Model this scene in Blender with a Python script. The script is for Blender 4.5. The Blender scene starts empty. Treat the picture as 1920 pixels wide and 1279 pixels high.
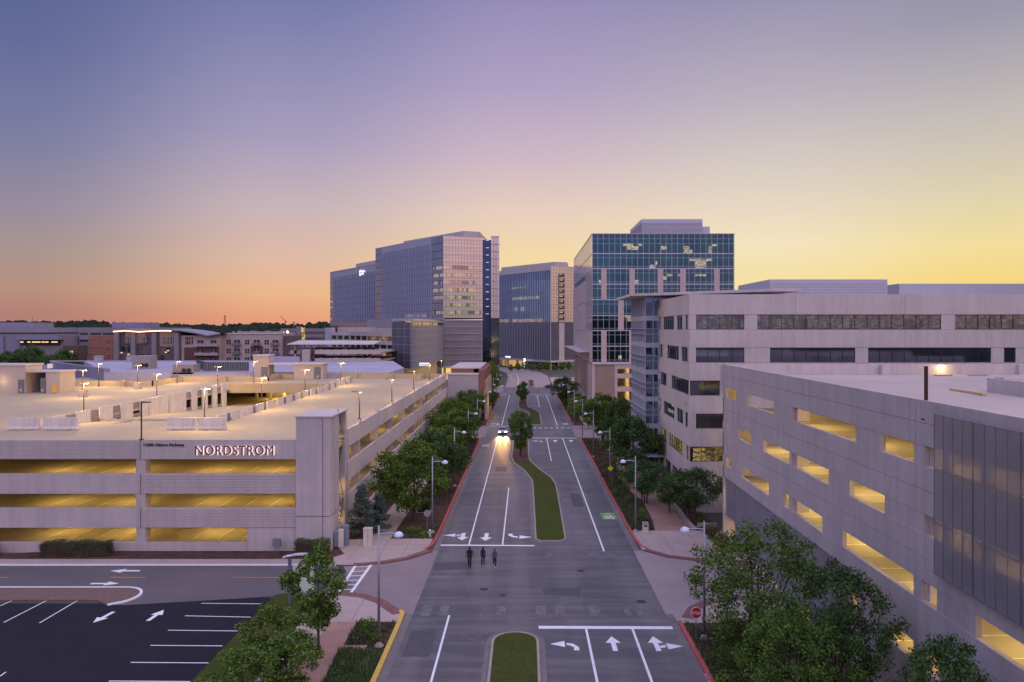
import bpy, math, random
from math import radians as R, sin, cos, pi, sqrt, atan2
from mathutils import Vector, Matrix
random.seed(7)
C = bpy.context.scene.collection
scene = bpy.context.scene

# ------------------------------------------------------------------ camera
F, VX, HY, CZ = 1380.0, 985.0, 616.0, 22.0      # focal (px of the 1920 frame), vanishing point, horizon row, eye height
cam_d = bpy.data.cameras.new('camera'); cam = bpy.data.objects.new('camera', cam_d); C.objects.link(cam)
cam.location = (0, 0, CZ); cam.rotation_euler = (R(90), 0, 0)
cam_d.sensor_width = 36; cam_d.lens = F / 1920 * 36
cam_d.shift_x = -(VX - 960) / 1920; cam_d.shift_y = -(639.5 - HY) / 1920
cam_d.clip_start = 0.5; cam_d.clip_end = 20000
scene.camera = cam

# ------------------------------------------------------------------ dusk sky
W = bpy.data.worlds.new('World'); scene.world = W; W.use_nodes = True
nt = W.node_tree; nt.nodes.clear(); N = nt.nodes.new; LK = nt.links.new
def lin(c): return tuple(((x/255)/12.92 if x/255 <= .04045 else ((x/255+.055)/1.055)**2.4) for x in c)
def wm(op, a, b=None):
    n = N('ShaderNodeMath'); n.operation = op
    for i, v in enumerate((a, b)):
        if v is None: continue
        if isinstance(v, (int, float)): n.inputs[i].default_value = v
        else: LK(v, n.inputs[i])
    return n.outputs[0]
tc = N('ShaderNodeTexCoord'); sp = N('ShaderNodeSeparateXYZ'); LK(tc.outputs['Generated'], sp.inputs[0])
el = wm('MULTIPLY', wm('ARCSINE', sp.outputs[2]), 180/pi)
az = wm('MULTIPLY', wm('ARCTAN2', sp.outputs[0], sp.outputs[1]), 180/pi)
elf = wm('DIVIDE', wm('ADD', el, 2.0), 62.0)
def ramp(stops):
    n = N('ShaderNodeValToRGB'); LK(elf, n.inputs[0]); e = n.color_ramp.elements
    while len(e) < len(stops): e.new(0.5)
    for q, (deg, c) in zip(e, stops): q.position = (deg+2)/62; q.color = lin(c)+(1,)
    return n.outputs[0]
SKY = [(-150, [(-2,(150,140,165)),(2,(178,160,190)),(10,(172,162,205)),(30,(130,135,190)),(60,(95,105,160))]),
       (-90, [(-2,(110,90,110)),(2,(135,115,140)),(10,(100,105,160)),(30,(86,98,160)),(60,(80,92,150))]),
       (-35, [(-2,(176,118,112)),(1,(180,128,118)),(2.6,(184,144,126)),(5,(170,148,142)),(8,(150,141,158)),(12,(126,127,162)),(18,(100,109,154)),(24,(85,96,144)),(60,(80,92,150))]),
       (-18, [(-2,(228,140,112)),(0.8,(232,160,124)),(2.6,(236,182,138)),(5,(224,186,164)),(9,(200,180,184)),(14,(166,157,189)),(24,(112,120,168)),(60,(88,100,158))]),
       (0, [(-2,(246,205,138)),(2.5,(247,214,148)),(5.5,(243,217,166)),(9,(232,206,190)),(13,(207,184,196)),(18,(176,162,196)),(25,(146,138,181)),(60,(105,112,168))]),
       (18, [(-2,(248,212,128)),(2.5,(247,222,152)),(6.2,(244,227,190)),(9,(232,215,194)),(12.5,(211,201,195)),(16.5,(188,178,190)),(24,(146,142,176)),(60,(110,115,168))]),
       (33, [(-2,(246,200,105)),(2.5,(246,212,122)),(5.5,(243,222,156)),(9,(222,210,176)),(14,(196,188,184)),(20,(156,153,172)),(25,(138,141,168)),(60,(112,118,168))]),
       (75, [(-2,(220,170,130)),(6,(222,190,160)),(14,(190,175,180)),(30,(140,140,180)),(60,(105,112,168))]),
       (140, [(-2,(190,150,160)),(6,(225,180,178)),(14,(200,170,190)),(30,(140,140,190)),(60,(100,108,165))]),
       (179, [(-2,(150,140,165)),(4,(160,150,190)),(12,(150,148,198)),(30,(125,132,190)),(60,(95,105,160))])]
col = None; prev = None
for a, st in SKY:
    r = ramp(st)
    if col is None: col = r
    else:
        mr = N('ShaderNodeMapRange'); mr.interpolation_type = 'SMOOTHSTEP'
        LK(az, mr.inputs[0]); mr.inputs[1].default_value = prev; mr.inputs[2].default_value = a
        mx = N('ShaderNodeMix'); mx.data_type = 'RGBA'; LK(mr.outputs[0], mx.inputs[0]); LK(col, mx.inputs[6]); LK(r, mx.inputs[7]); col = mx.outputs[2]
    prev = a
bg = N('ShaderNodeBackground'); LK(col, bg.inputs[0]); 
def wr(src, a, b):
    n = N('ShaderNodeMapRange'); n.interpolation_type = 'SMOOTHSTEP'; LK(src, n.inputs[0]); n.inputs[1].default_value = a; n.inputs[2].default_value = b; return n.outputs[0]
# unseen sky overhead and behind the viewer is boosted and tinted as added fill light
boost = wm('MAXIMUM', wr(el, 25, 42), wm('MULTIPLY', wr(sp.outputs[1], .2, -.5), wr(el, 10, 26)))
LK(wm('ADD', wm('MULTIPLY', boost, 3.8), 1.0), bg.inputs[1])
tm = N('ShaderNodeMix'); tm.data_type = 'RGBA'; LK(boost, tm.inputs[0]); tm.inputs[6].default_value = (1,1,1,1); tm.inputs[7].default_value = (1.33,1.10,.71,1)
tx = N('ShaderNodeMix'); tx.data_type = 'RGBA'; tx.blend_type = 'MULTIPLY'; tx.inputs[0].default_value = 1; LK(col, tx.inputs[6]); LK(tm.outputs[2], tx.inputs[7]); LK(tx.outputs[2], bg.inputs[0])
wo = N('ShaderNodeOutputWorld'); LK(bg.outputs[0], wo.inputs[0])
# what is left of the sun: a broad, weak warm glow from below-right of the frame
sd = bpy.data.lights.new('afterglow_sun', 'SUN'); sd.energy = 0.25; sd.angle = R(25); sd.color = (1.0, .72, .5)
so = bpy.data.objects.new('afterglow_sun', sd); C.objects.link(so)
so.rotation_euler = Vector((-sin(R(28)), -cos(R(28)), -.12)).to_track_quat('-Z', 'Y').to_euler()
scene.view_settings.view_transform = 'Standard'; scene.view_settings.look = 'None'
scene.view_settings.exposure = 0.0; scene.view_settings.gamma = 1.0
try:
    scene.cycles.use_denoising = True; scene.cycles.max_bounces = 6; scene.cycles.diffuse_bounces = 3
    scene.cycles.glossy_bounces = 3; scene.cycles.transparent_max_bounces = 12; scene.cycles.sample_clamp_indirect = 4
except Exception: pass

# ------------------------------------------------------------------ materials
MATS = {}
def mat(name, color, rough=.7, metal=0., var=.12, vs=.6, vd=5, bump=0., bs=8, emit=None, es=0., spec=None, stretch=None, island=0., color2=None, fine=0., streak=0.):
    if name in MATS: return MATS[name]
    m = bpy.data.materials.new(name); m.use_nodes = True; t = m.node_tree; b = t.nodes['Principled BSDF']
    b.inputs['Roughness'].default_value = rough; b.inputs['Metallic'].default_value = metal
    if spec is not None: b.inputs['Specular IOR Level'].default_value = spec
    c = tuple(color)+(1,)
    b.inputs['Base Color'].default_value = c
    n = t.nodes.new; l = t.links.new
    cc = n('ShaderNodeTexCoord'); src = cc.outputs['Object']
    if stretch:
        mp = n('ShaderNodeMapping'); mp.inputs['Scale'].default_value = stretch; l(src, mp.inputs[0]); src = mp.outputs[0]
    if var > 0:
        no = n('ShaderNodeTexNoise'); no.inputs['Scale'].default_value = vs; no.inputs['Detail'].default_value = vd; no.inputs['Roughness'].default_value = .65; l(src, no.inputs[0])
        mr = n('ShaderNodeMapRange'); mr.inputs[1].default_value = .3; mr.inputs[2].default_value = .7; l(no.outputs[0], mr.inputs[0])
        mx = n('ShaderNodeMix'); mx.data_type = 'RGBA'; l(mr.outputs[0], mx.inputs[0])
        d = color2 if color2 else tuple(x*(1-var) for x in color)
        u = tuple(color) if color2 else tuple(min(1, x*(1+var)) for x in color)
        mx.inputs[6].default_value = tuple(d)+(1,); mx.inputs[7].default_value = u+(1,)
        out = mx.outputs[2]
        if fine:
            n2 = n('ShaderNodeTexNoise'); n2.inputs['Scale'].default_value = vs*14; n2.inputs['Detail'].default_value = 4; l(src, n2.inputs[0])
            m2 = n('ShaderNodeMapRange'); m2.inputs[1].default_value = .3; m2.inputs[2].default_value = .7; m2.inputs[3].default_value = 1-fine; m2.inputs[4].default_value = 1+fine; l(n2.outputs[0], m2.inputs[0])
            vm = n('ShaderNodeVectorMath'); vm.operation = 'SCALE'; l(out, vm.inputs[0]); l(m2.outputs[0], vm.inputs[3]); out = vm.outputs[0]
        if streak:
            ms = n('ShaderNodeMapping'); ms.inputs['Scale'].default_value = (1.1,1.1,.10); l(cc.outputs['Object'], ms.inputs[0])
            n4 = n('ShaderNodeTexNoise'); n4.inputs['Scale'].default_value = 1.0; n4.inputs['Detail'].default_value = 6; n4.inputs['Roughness'].default_value = .75; l(ms.outputs[0], n4.inputs[0])
            m4 = n('ShaderNodeMapRange'); m4.inputs[1].default_value = .42; m4.inputs[2].default_value = .75; m4.inputs[3].default_value = 1+streak*.3; m4.inputs[4].default_value = 1-streak; l(n4.outputs[0], m4.inputs[0])
            vm = n('ShaderNodeVectorMath'); vm.operation = 'SCALE'; l(out, vm.inputs[0]); l(m4.outputs[0], vm.inputs[3]); out = vm.outputs[0]
        if island:
            g = n('ShaderNodeNewGeometry'); m3 = n('ShaderNodeMapRange'); m3.inputs[3].default_value = 1-island; m3.inputs[4].default_value = 1+island; l(g.outputs['Random Per Island'], m3.inputs[0])
            vm = n('ShaderNodeVectorMath'); vm.operation = 'SCALE'; l(out, vm.inputs[0]); l(m3.outputs[0], vm.inputs[3]); out = vm.outputs[0]
        l(out, b.inputs['Base Color'])
    if bump:
        nb = n('ShaderNodeTexNoise'); nb.inputs['Scale'].default_value = bs; nb.inputs['Detail'].default_value = 6; l(src, nb.inputs[0])
        bp = n('ShaderNodeBump'); bp.inputs['Strength'].default_value = bump; bp.inputs['Distance'].default_value = .05; l(nb.outputs[0], bp.inputs['Height']); l(bp.outputs[0], b.inputs['Normal'])
    if emit is not None:
        b.inputs['Emission Color'].default_value = tuple(emit)+(1,); b.inputs['Emission Strength'].default_value = es
    MATS[name] = m
    return m
# concretes and paints
CONC  = mat('precast_concrete', (.45,.40,.395), .85, var=.08, vs=.25, fine=.04, streak=.18)
CONCL = mat('pale_precast_concrete', (.52,.465,.45), .85, var=.08, vs=.2, fine=.04, streak=.16)
DECK  = mat('parking_deck_concrete', (.40,.325,.215), .8, var=.13, vs=.06, vd=8, fine=.05, stretch=(1,.5,1))  # warm tint carries the sodium lamplight in the deck's base colour
DECKG = mat('pale_deck_concrete', (.45,.37,.335), .8, var=.1, vs=.08, vd=8, fine=.04)
PANEL = mat('white_barrier_concrete', (.60,.55,.51), .8, var=.12, vs=.5, streak=.25)
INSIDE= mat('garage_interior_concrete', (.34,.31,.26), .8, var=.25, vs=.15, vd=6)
WHITE = mat('white_road_paint', (.78,.78,.8), .6, var=.1, vs=2.5)
FADED = mat('faded_road_paint', (.135,.13,.14), .7, var=.4, vs=2)
YELLOW= mat('yellow_kerb_paint', (.74,.46,.05), .6, var=.12, vs=2.2, color2=(.50,.34,.10), fine=.12)
ORANGE= mat('orange_line_paint', (.62,.30,.05), .6, var=.15, vs=3)
RED   = mat('red_kerb_paint', (.50,.045,.045), .6, var=.2, vs=2.2, color2=(.36,.10,.09), fine=.15)
KERB  = mat('kerb_concrete', (.33,.28,.255), .85, var=.15, vs=1.2)
GUTTER= mat('gutter_concrete', (.17,.15,.145), .85, var=.2, vs=.8)
WALK  = mat('sidewalk_concrete', (.40,.315,.285), .85, var=.1, vs=.5, fine=.06)
APRON = mat('driveway_concrete', (.235,.185,.19), .8, var=.13, vs=.25, vd=8, fine=.06)
APRON2= mat('pale_driveway_concrete', (.31,.25,.25), .8, var=.14, vs=.3, vd=8, fine=.06)
BRICKP= mat('brick_paving', (.19,.085,.08), .85, var=.2, vs=1.5)
PATH  = mat('tan_granite_path', (.34,.20,.155), .9, var=.13, vs=.8, fine=.1)
MULCH = mat('bark_mulch', (.085,.05,.04), .95, spec=.15, var=.4, vs=1.2, bump=.5, bs=6, fine=.3)
SOIL  = mat('ground_cover_soil', (.06,.058,.03), .95, spec=.15, var=.35, vs=.8, bump=.5, bs=5, fine=.25)
LAWN  = mat('mown_lawn', (.045,.068,.012), .95, spec=.1, var=.3, vs=.3, color2=(.066,.074,.017), bump=.4, bs=20, fine=.2)
GRAVEL= mat('brown_gravel', (.16,.105,.085), .95, var=.3, vs=4, bump=.6, bs=18, fine=.3)
LOT   = mat('fresh_dark_asphalt', (.018,.018,.027), .85, spec=.15, var=.15, vs=.4, fine=.12, bump=.1, bs=40)
STREET= mat('worn_side_street_asphalt', (.115,.10,.108), .75, var=.12, vs=.3, vd=8, fine=.08, stretch=(.35,1,1))
EARTH = mat('far_ground', (.07,.065,.05), .95, var=.3, vs=.02)
# metals, glass
POLE  = mat('brushed_steel_pole', (.30,.31,.35), .4, .6, var=.05)
DPOLE = mat('bronze_lamp_pole', (.055,.05,.06), .5, .3, var=.05)
DOME  = mat('white_lamp_dome', (.62,.66,.80), .35, var=.03)
FRAME = mat('pale_aluminium_frame', (.48,.48,.56), .4, .3, var=.03)
DFRAME= mat('dark_window_frame', (.05,.05,.06), .5, .3, var=.03)
GLB   = mat('blue_reflective_glass', (.36,.44,.60), .06, .92, var=.10, vs=.12)
GLT   = mat('teal_reflective_glass', (.08,.19,.22), .05, .92, var=.25, vs=.10)
GLW   = mat('warm_reflective_glass', (.80,.72,.64), .32, .85, var=.08, vs=.1)  # warm base colour paints the gold sunset sheen into the glass
GLD   = mat('dark_office_glass', (.21,.24,.31), .05, .92, var=.3, vs=.3)
FIN   = mat('silver_facade_fin', (.44,.45,.54), .45, .3, var=.05)
MESHM = mat('perforated_metal_mesh', (.235,.22,.235), .55, .3, var=.12, vs=.3)
MESHD = mat('dark_perforated_screen', (.12,.115,.14), .5, .3, var=.15, vs=.15)
LITW  = mat('lamp_white_glow', (.9,.85,.7), .5, var=0, emit=(1,.86,.6), es=4)
LITY  = mat('warm_ceiling_light', (.9,.7,.3), .5, var=0, emit=(1,.66,.2), es=6)
BLACK = mat('black_matte', (.02,.02,.022), .6, var=.1)
BROWN = mat('brown_brick', (.22,.10,.075), .85, var=.2, vs=.6, fine=.1)
BARK  = mat('tree_bark', (.075,.05,.04), .9, var=.3, vs=3)

# procedural specials: the main carriageway, see-through mesh, lit rooms
def road_material():
    m = mat('worn_carriageway_asphalt', (.066,.064,.078), .55, var=.15, vs=.12, vd=8, fine=.10, stretch=(.6,.25,1), bump=.15, bs=30)
    t = m.node_tree; n = t.nodes.new; l = t.links.new; b = t.nodes['Principled BSDF']
    base = b.inputs['Base Color'].links[0].from_socket
    cc = n('ShaderNodeTexCoord')
    # broad pale worn blotches, sideways drag marks and thin sealed cracks
    mp = n('ShaderNodeMapping'); mp.inputs['Scale'].default_value = (.09,.9,1); l(cc.outputs['Object'], mp.inputs[0])
    no = n('ShaderNodeTexNoise'); no.inputs['Scale'].default_value = 1.1; no.inputs['Detail'].default_value = 7; l(mp.outputs[0], no.inputs[0])
    r1 = n('ShaderNodeMapRange'); r1.inputs[1].default_value = .42; r1.inputs[2].default_value = .75; r1.inputs[4].default_value = .62; l(no.outputs[0], r1.inputs[0])
    mp3 = n('ShaderNodeMapping'); mp3.inputs['Scale'].default_value = (.35,.03,1); l(cc.outputs['Object'], mp3.inputs[0])
    n3 = n('ShaderNodeTexNoise'); n3.inputs['Scale'].default_value = 1.0; n3.inputs['Detail'].default_value = 4; l(mp3.outputs[0], n3.inputs[0])
    r3 = n('ShaderNodeMapRange'); r3.inputs[1].default_value = .45; r3.inputs[2].default_value = .7; r3.inputs[4].default_value = .5; l(n3.outputs[0], r3.inputs[0])
    ad = n('ShaderNodeMath'); ad.operation = 'ADD'; l(r1.outputs[0], ad.inputs[0]); l(r3.outputs[0], ad.inputs[1])
    mx = n('ShaderNodeMix'); mx.data_type = 'RGBA'; l(ad.outputs[0], mx.inputs[0]); l(base, mx.inputs[6]); mx.inputs[7].default_value = (.175,.165,.165,1)
    wn = n('ShaderNodeTexNoise'); wn.inputs['Scale'].default_value = .35; wn.inputs['Detail'].default_value = 4; l(cc.outputs['Object'], wn.inputs[0])
    va = n('ShaderNodeVectorMath'); va.operation = 'MULTIPLY_ADD'; l(wn.outputs['Color'], va.inputs[0]); va.inputs[1].default_value = (3,3,0); l(cc.outputs['Object'], va.inputs[2])
    vo = n('ShaderNodeTexVoronoi'); vo.feature = 'DISTANCE_TO_EDGE'; vo.inputs['Scale'].default_value = .055; l(va.outputs[0], vo.inputs[0])
    r2 = n('ShaderNodeMapRange'); r2.inputs[1].default_value = .0; r2.inputs[2].default_value = .0022; r2.inputs[3].default_value = .28; r2.inputs[4].default_value = 0; l(vo.outputs[0], r2.inputs[0])
    m2 = n('ShaderNodeMix'); m2.data_type = 'RGBA'; l(r2.outputs[0], m2.inputs[0]); l(mx.outputs[2], m2.inputs[6]); m2.inputs[7].default_value = (.26,.245,.24,1)
    l(m2.outputs[2], b.inputs['Base Color'])
    return m
ROAD = road_material()
def seethrough(name, color, density, cell, rough=.55, holes=True):
    m = mat(name, color, rough, .2, var=.1, vs=.4)
    t = m.node_tree; n = t.nodes.new; l = t.links.new; b = t.nodes['Principled BSDF']; o = t.nodes['Material Output']
    tr = n('ShaderNodeBsdfTransparent'); ms = n('ShaderNodeMixShader'); ms.inputs[0].default_value = density
    l(tr.outputs[0], ms.inputs[1]); l(b.outputs[0], ms.inputs[2]); l(ms.outputs[0], o.inputs[0])
    return m
SCREEN = seethrough('perforated_screen_mesh', (.28,.28,.32), .58, 2)
SCREEN2= seethrough('fine_perforated_screen', (.26,.26,.30), .9, 2)
PERF3 = seethrough('brown_perforated_screen', (.34,.26,.22), .8, 2)

def lit_rooms(name, base, warm=(1,.72,.33), es=1.1, th=.5, cell=(1.5,1.5,1.3), rough=.08):
    """glass with lamplit rooms behind: bays switched on or off, a bright ceiling strip, furniture-dark lower part"""
    m = mat(name, base, rough, .85, var=.2, vs=.2)
    t = m.node_tree; n = t.nodes.new; l = t.links.new; b = t.nodes['Principled BSDF']
    def M(op, a, b_=None, c_=None):
        q = n('ShaderNodeMath'); q.operation = op
        for i, v in enumerate((a, b_, c_)):
            if v is None: continue
            if isinstance(v, (int,float)): q.inputs[i].default_value = v
            else: l(v, q.inputs[i])
        return q.outputs[0]
    cc = n('ShaderNodeTexCoord'); sn = n('ShaderNodeVectorMath'); sn.operation = 'SNAP'; l(cc.outputs['Object'], sn.inputs[0]); sn.inputs[1].default_value = cell
    wn = n('ShaderNodeTexWhiteNoise'); l(sn.outputs[0], wn.inputs['Vector'])
    big = n('ShaderNodeTexNoise'); big.inputs['Scale'].default_value = .13; l(sn.outputs[0], big.inputs[0])
    on = M('GREATER_THAN', M('ADD', M('MULTIPLY', wn.outputs['Value'], .22), big.outputs[0]), th+.06)
    mp = n('ShaderNodeMapping'); mp.inputs['Scale'].default_value = (1,1,2.2); l(cc.outputs['Object'], mp.inputs[0])
    fn = n('ShaderNodeTexNoise'); fn.inputs['Scale'].default_value = 1.9; fn.inputs['Detail'].default_value = 6; fn.inputs['Roughness'].default_value = .7; l(mp.outputs[0], fn.inputs[0])
    f2 = n('ShaderNodeMapRange'); f2.inputs[1].default_value = .42; f2.inputs[2].default_value = .7; f2.inputs[3].default_value = .05; l(fn.outputs[0], f2.inputs[0])
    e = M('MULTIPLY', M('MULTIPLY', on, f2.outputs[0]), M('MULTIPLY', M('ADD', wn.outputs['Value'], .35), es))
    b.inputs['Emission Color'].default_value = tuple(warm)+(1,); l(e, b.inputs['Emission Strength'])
    return m
LITT = lit_rooms('lit_teal_window', (.09,.18,.20), (1,.76,.44), .95, .61, (1.5,1.5,1.0))
LITA = lit_rooms('lit_warm_window', (.42,.36,.36), (1,.70,.38), .75, .46, (1.1,1.1,4))
LITB = lit_rooms('lit_blue_window', (.22,.29,.42), (1,.80,.55), .7, .52, (1.5,1.5,4))
LITO = lit_rooms('lit_office_window', (.06,.06,.05), (.95,.66,.25), .55, .40, (1.5,1.5,5))
LITS = lit_rooms('faint_office_window', (.13,.15,.19), (1,.85,.6), .6, .66, (1.5,1.5,.5))
REFL = lit_rooms('painted_reflection_glass', (.16,.17,.19), (.50,.42,.28), .22, .42, (.4,.4,1.1))  # faint glow patches paint a street reflection on the panes, no rooms behind

# ------------------------------------------------------------------ mesh building
class MB:
    def __init__(s): s.v = []; s.f = []; s.m = []; s.cm = 0; s.g = []
    def add(s, vs, fs):
        k = len(s.v); s.g.append((k, len(s.f))); s.v += [tuple(v) for v in vs]
        for f in fs: s.f.append(tuple(i+k for i in f)); s.m.append(s.cm)
        return s
    def hexa(s, p): return s.add(p, [(0,3,2,1),(4,5,6,7),(0,1,5,4),(1,2,6,5),(2,3,7,6),(3,0,4,7)])
    def box(s, x0, x1, y0, y1, z0, z1):
        return s.hexa([(x0,y0,z0),(x1,y0,z0),(x1,y1,z0),(x0,y1,z0),(x0,y0,z1),(x1,y0,z1),(x1,y1,z1),(x0,y1,z1)])
    def fbox(s, fr, u0, u1, z0, z1, o0, o1):
        """box along a facade line: u metres from A, z heights, o metres outward"""
        A, d, n = fr
        P = lambda u, o, z: (A[0]+d[0]*u+n[0]*o, A[1]+d[1]*u+n[1]*o, z)
        return s.hexa([P(u0,o1,z0),P(u1,o1,z0),P(u1,o0,z0),P(u0,o0,z0),P(u0,o1,z1),P(u1,o1,z1),P(u1,o0,z1),P(u0,o0,z1)])
    def prism(s, poly, z0, z1):
        n = len(poly); a = lambda z, p: z(p[1]) if callable(z) else z
        vs = [(x,y,a(z0,(x,y))) for x,y in poly]+[(x,y,a(z1,(x,y))) for x,y in poly]
        return s.add(vs, [tuple(range(n))[::-1], tuple(range(n,2*n))]+[(i,(i+1)%n,n+(i+1)%n,n+i) for i in range(n)])
    def tube(s, pts, rad, n=8, cap=True):
        pts = [Vector(p) for p in pts]; rad = rad if isinstance(rad, (list,tuple)) else [rad]*len(pts); vs = []
        for i, p in enumerate(pts):
            d = (pts[min(i+1,len(pts)-1)]-pts[max(i-1,0)]).normalized()
            a = d.cross(Vector((0,0,1)) if abs(d.z) < .95 else Vector((1,0,0))).normalized(); b = d.cross(a)
            for k in range(n):
                t = 2*pi*k/n; vs.append(p+(a*cos(t)+b*sin(t))*rad[i])
        fs = [(i*n+k, i*n+(k+1)%n, (i+1)*n+(k+1)%n, (i+1)*n+k) for i in range(len(pts)-1) for k in range(n)]
        if cap: fs += [tuple(range(n))[::-1], tuple((len(pts)-1)*n+k for k in range(n))]
        return s.add(vs, fs)
    def lathe(s, prof, c=(0,0,0), n=16, sx=1, sy=1):
        vs = [(c[0]+r*cos(2*pi*k/n)*sx, c[1]+r*sin(2*pi*k/n)*sy, c[2]+z) for r,z in prof for k in range(n)]
        fs = [(i*n+k, i*n+(k+1)%n, (i+1)*n+(k+1)%n, (i+1)*n+k) for i in range(len(prof)-1) for k in range(n)]
        return s.add(vs, fs)
def frame(A, B):
    d = Vector((B[0]-A[0], B[1]-A[1])); L = d.length; d /= L
    return ((A[0],A[1]), (d.x,d.y), (d.y,-d.x)), L
ORG = {}
def thing(name, label, cat, loc=(0,0,0), group=None):
    o = bpy.data.objects.new(name, None); C.objects.link(o); o.location = loc; o['label'] = label; o['category'] = cat
    o.empty_display_size = .2
    if group: o['group'] = group
    ORG[o.name] = Vector(loc); return o
SPLIT = {'facade_band','recessed_guard','pale_wall','grey_wing','wall','level_sign','roof','parapet','penthouse','notice_board','podium_column','wheel_stop','parapet_pier','lobby_column','canopy_post','terrace_lamp','warm_pier','column','lane_line','stall_line','stop_line','orange_centre_line','faded_bike_box','deck_stall_line','ceiling_lamp','housing_pair','pipe','grey_cabinet','lit_window','base_wall','ramp_wall','spandrel_panel','rear_wall','balcony_lamp','parapet_wall','podium_spandrel','podium_screen','inner_core','notch_light'}
def part(name, mb, m, parent=None, smooth=False, label=None, org=None):
    if name in SPLIT and parent and len(mb.g) > 1 and len(mb.g) <= 100 and not isinstance(m, list):
        for (v0, f0), (v1, f1) in zip(mb.g, mb.g[1:]+[(len(mb.v), len(mb.f))]):
            s = MB(); s.v = mb.v[v0:v1]; s.f = [tuple(i-v0 for i in f) for f in mb.f[f0:f1]]; s.m = mb.m[f0:f1]; s.g = [(0,0)]
            o = part1(name, s, m, parent, smooth, label, org)
        return o
    return part1(name, mb, m, parent, smooth, label, org)
def part1(name, mb, m, parent=None, smooth=False, label=None, org=None):
    o0 = ORG.get(parent.name, Vector((0,0,0))) if parent else (Vector(org) if org else Vector((0,0,0)))
    me = bpy.data.meshes.new(name); me.from_pydata([(v[0]-o0.x, v[1]-o0.y, v[2]-o0.z) for v in mb.v], [], mb.f)
    ms = m if isinstance(m, (list,tuple)) else [m]
    for q in ms: me.materials.append(q)
    if len(ms) > 1: me.polygons.foreach_set('material_index', mb.m)
    if smooth: me.polygons.foreach_set('use_smooth', [True]*len(mb.f))
    o = bpy.data.objects.new(name, me); C.objects.link(o)
    if parent: o.parent = parent
    elif org: o.location = org
    ORG[o.name] = o0
    if label: o['label'] = label
    return o
def tag(o, label, cat, group=None):
    o['label'] = label; o['category'] = cat
    if group: o['group'] = group
    return o
def struct(name, mb, m, parent=None, kind='structure'):
    o = part(name, mb, m, parent)
    if not parent: o['kind'] = kind
    return o
def copy_tree(o, loc, rz=0., sc=None, label=None):
    c = o.copy(); C.objects.link(c); c.location = loc; c.rotation_euler = (0,0,rz)
    if sc: c.scale = sc if isinstance(sc, tuple) else (sc,sc,sc)
    if label: c['label'] = label
    for ch in o.children:
        d = ch.copy(); C.objects.link(d); d.parent = c
        for g in ch.children: e = g.copy(); C.objects.link(e); e.parent = d
    return c
def text(name, body, m, parent, loc, size, rot=(R(90),0,0), ext=.02, off=0., xs=1., align='LEFT', label=None, sp_=1.):
    cu = bpy.data.curves.new(name, 'FONT'); cu.body = body; cu.size = size; cu.extrude = ext; cu.offset = off; cu.align_x = align
    cu.space_character = sp_; cu.materials.append(m); tmp = bpy.data.objects.new('tmp_text', cu); C.objects.link(tmp)
    bpy.context.view_layer.update(); me = bpy.data.meshes.new_from_object(tmp.evaluated_get(bpy.context.evaluated_depsgraph_get()))
    bpy.data.objects.remove(tmp); o = bpy.data.objects.new(name, me); C.objects.link(o)
    if parent: o.parent = parent; o.location = Vector(loc)-ORG[parent.name]
    else: o.location = loc
    o.rotation_euler = rot; o.scale = (xs,1,1)
    if label: o['label'] = label
    return o
def lamp(parent, loc, power, color=(1,.62,.17), size=.3, kind='POINT', name='lamp_light', rot=None, spot=None):
    d = bpy.data.lights.new(name, kind); d.energy = power; d.color = color
    if kind in ('POINT','SPOT'): d.shadow_soft_size = size
    if kind == 'AREA': d.size = size
    if kind == 'SPOT' and spot: d.spot_size = spot; d.spot_blend = .6
    o = bpy.data.objects.new(name, d); C.objects.link(o); o.parent = parent
    o.location = Vector(loc)-ORG.get(parent.name, Vector((0,0,0)))
    if rot: o.rotation_euler = rot
    return o
# picture -> place
def SX(px, Z): return (px-VX)*Z/F
def SZ(py, Z): return CZ-(py-HY)*Z/F
def gz(y): return -.011*min(max(y, -50), 600)
def GP(px, py): Z = 30360/(py-631); return (SX(px,Z), Z)
def sheet(mb, poly, h, t=.3): return mb.prism(poly, lambda y: gz(y)+h-t, lambda y: gz(y)+h)
def flat(mb, poly, h):
    return mb.add([(x,y,gz(y)+h) for x,y in poly], [tuple(range(len(poly)))])
def ccw(poly):
    a = sum(poly[i][0]*poly[(i+1)%len(poly)][1]-poly[(i+1)%len(poly)][0]*poly[i][1] for i in range(len(poly)))
    return poly if a > 0 else poly[::-1]
def arc(cx, cy, r, a0, a1, n=10): return [(cx+r*cos(R(a0+(a1-a0)*i/n)), cy+r*sin(R(a0+(a1-a0)*i/n))) for i in range(n+1)]
def offset_poly(poly, d):
    """move each vertex of a ccw polygon outward by d"""
    out = []; n = len(poly)
    for i in range(n):
        p0, p, p1 = Vector(poly[i-1]), Vector(poly[i]), Vector(poly[(i+1)%n])
        a = (p-p0).normalized(); b = (p1-p).normalized(); na = Vector((a.y,-a.x)); nb = Vector((b.y,-b.x))
        m = (na+nb); m = m/max(m.length,1e-6); k = d/max(.35, m.dot(na)); q = p+m*k; out.append((q.x,q.y))
    return out
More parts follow.
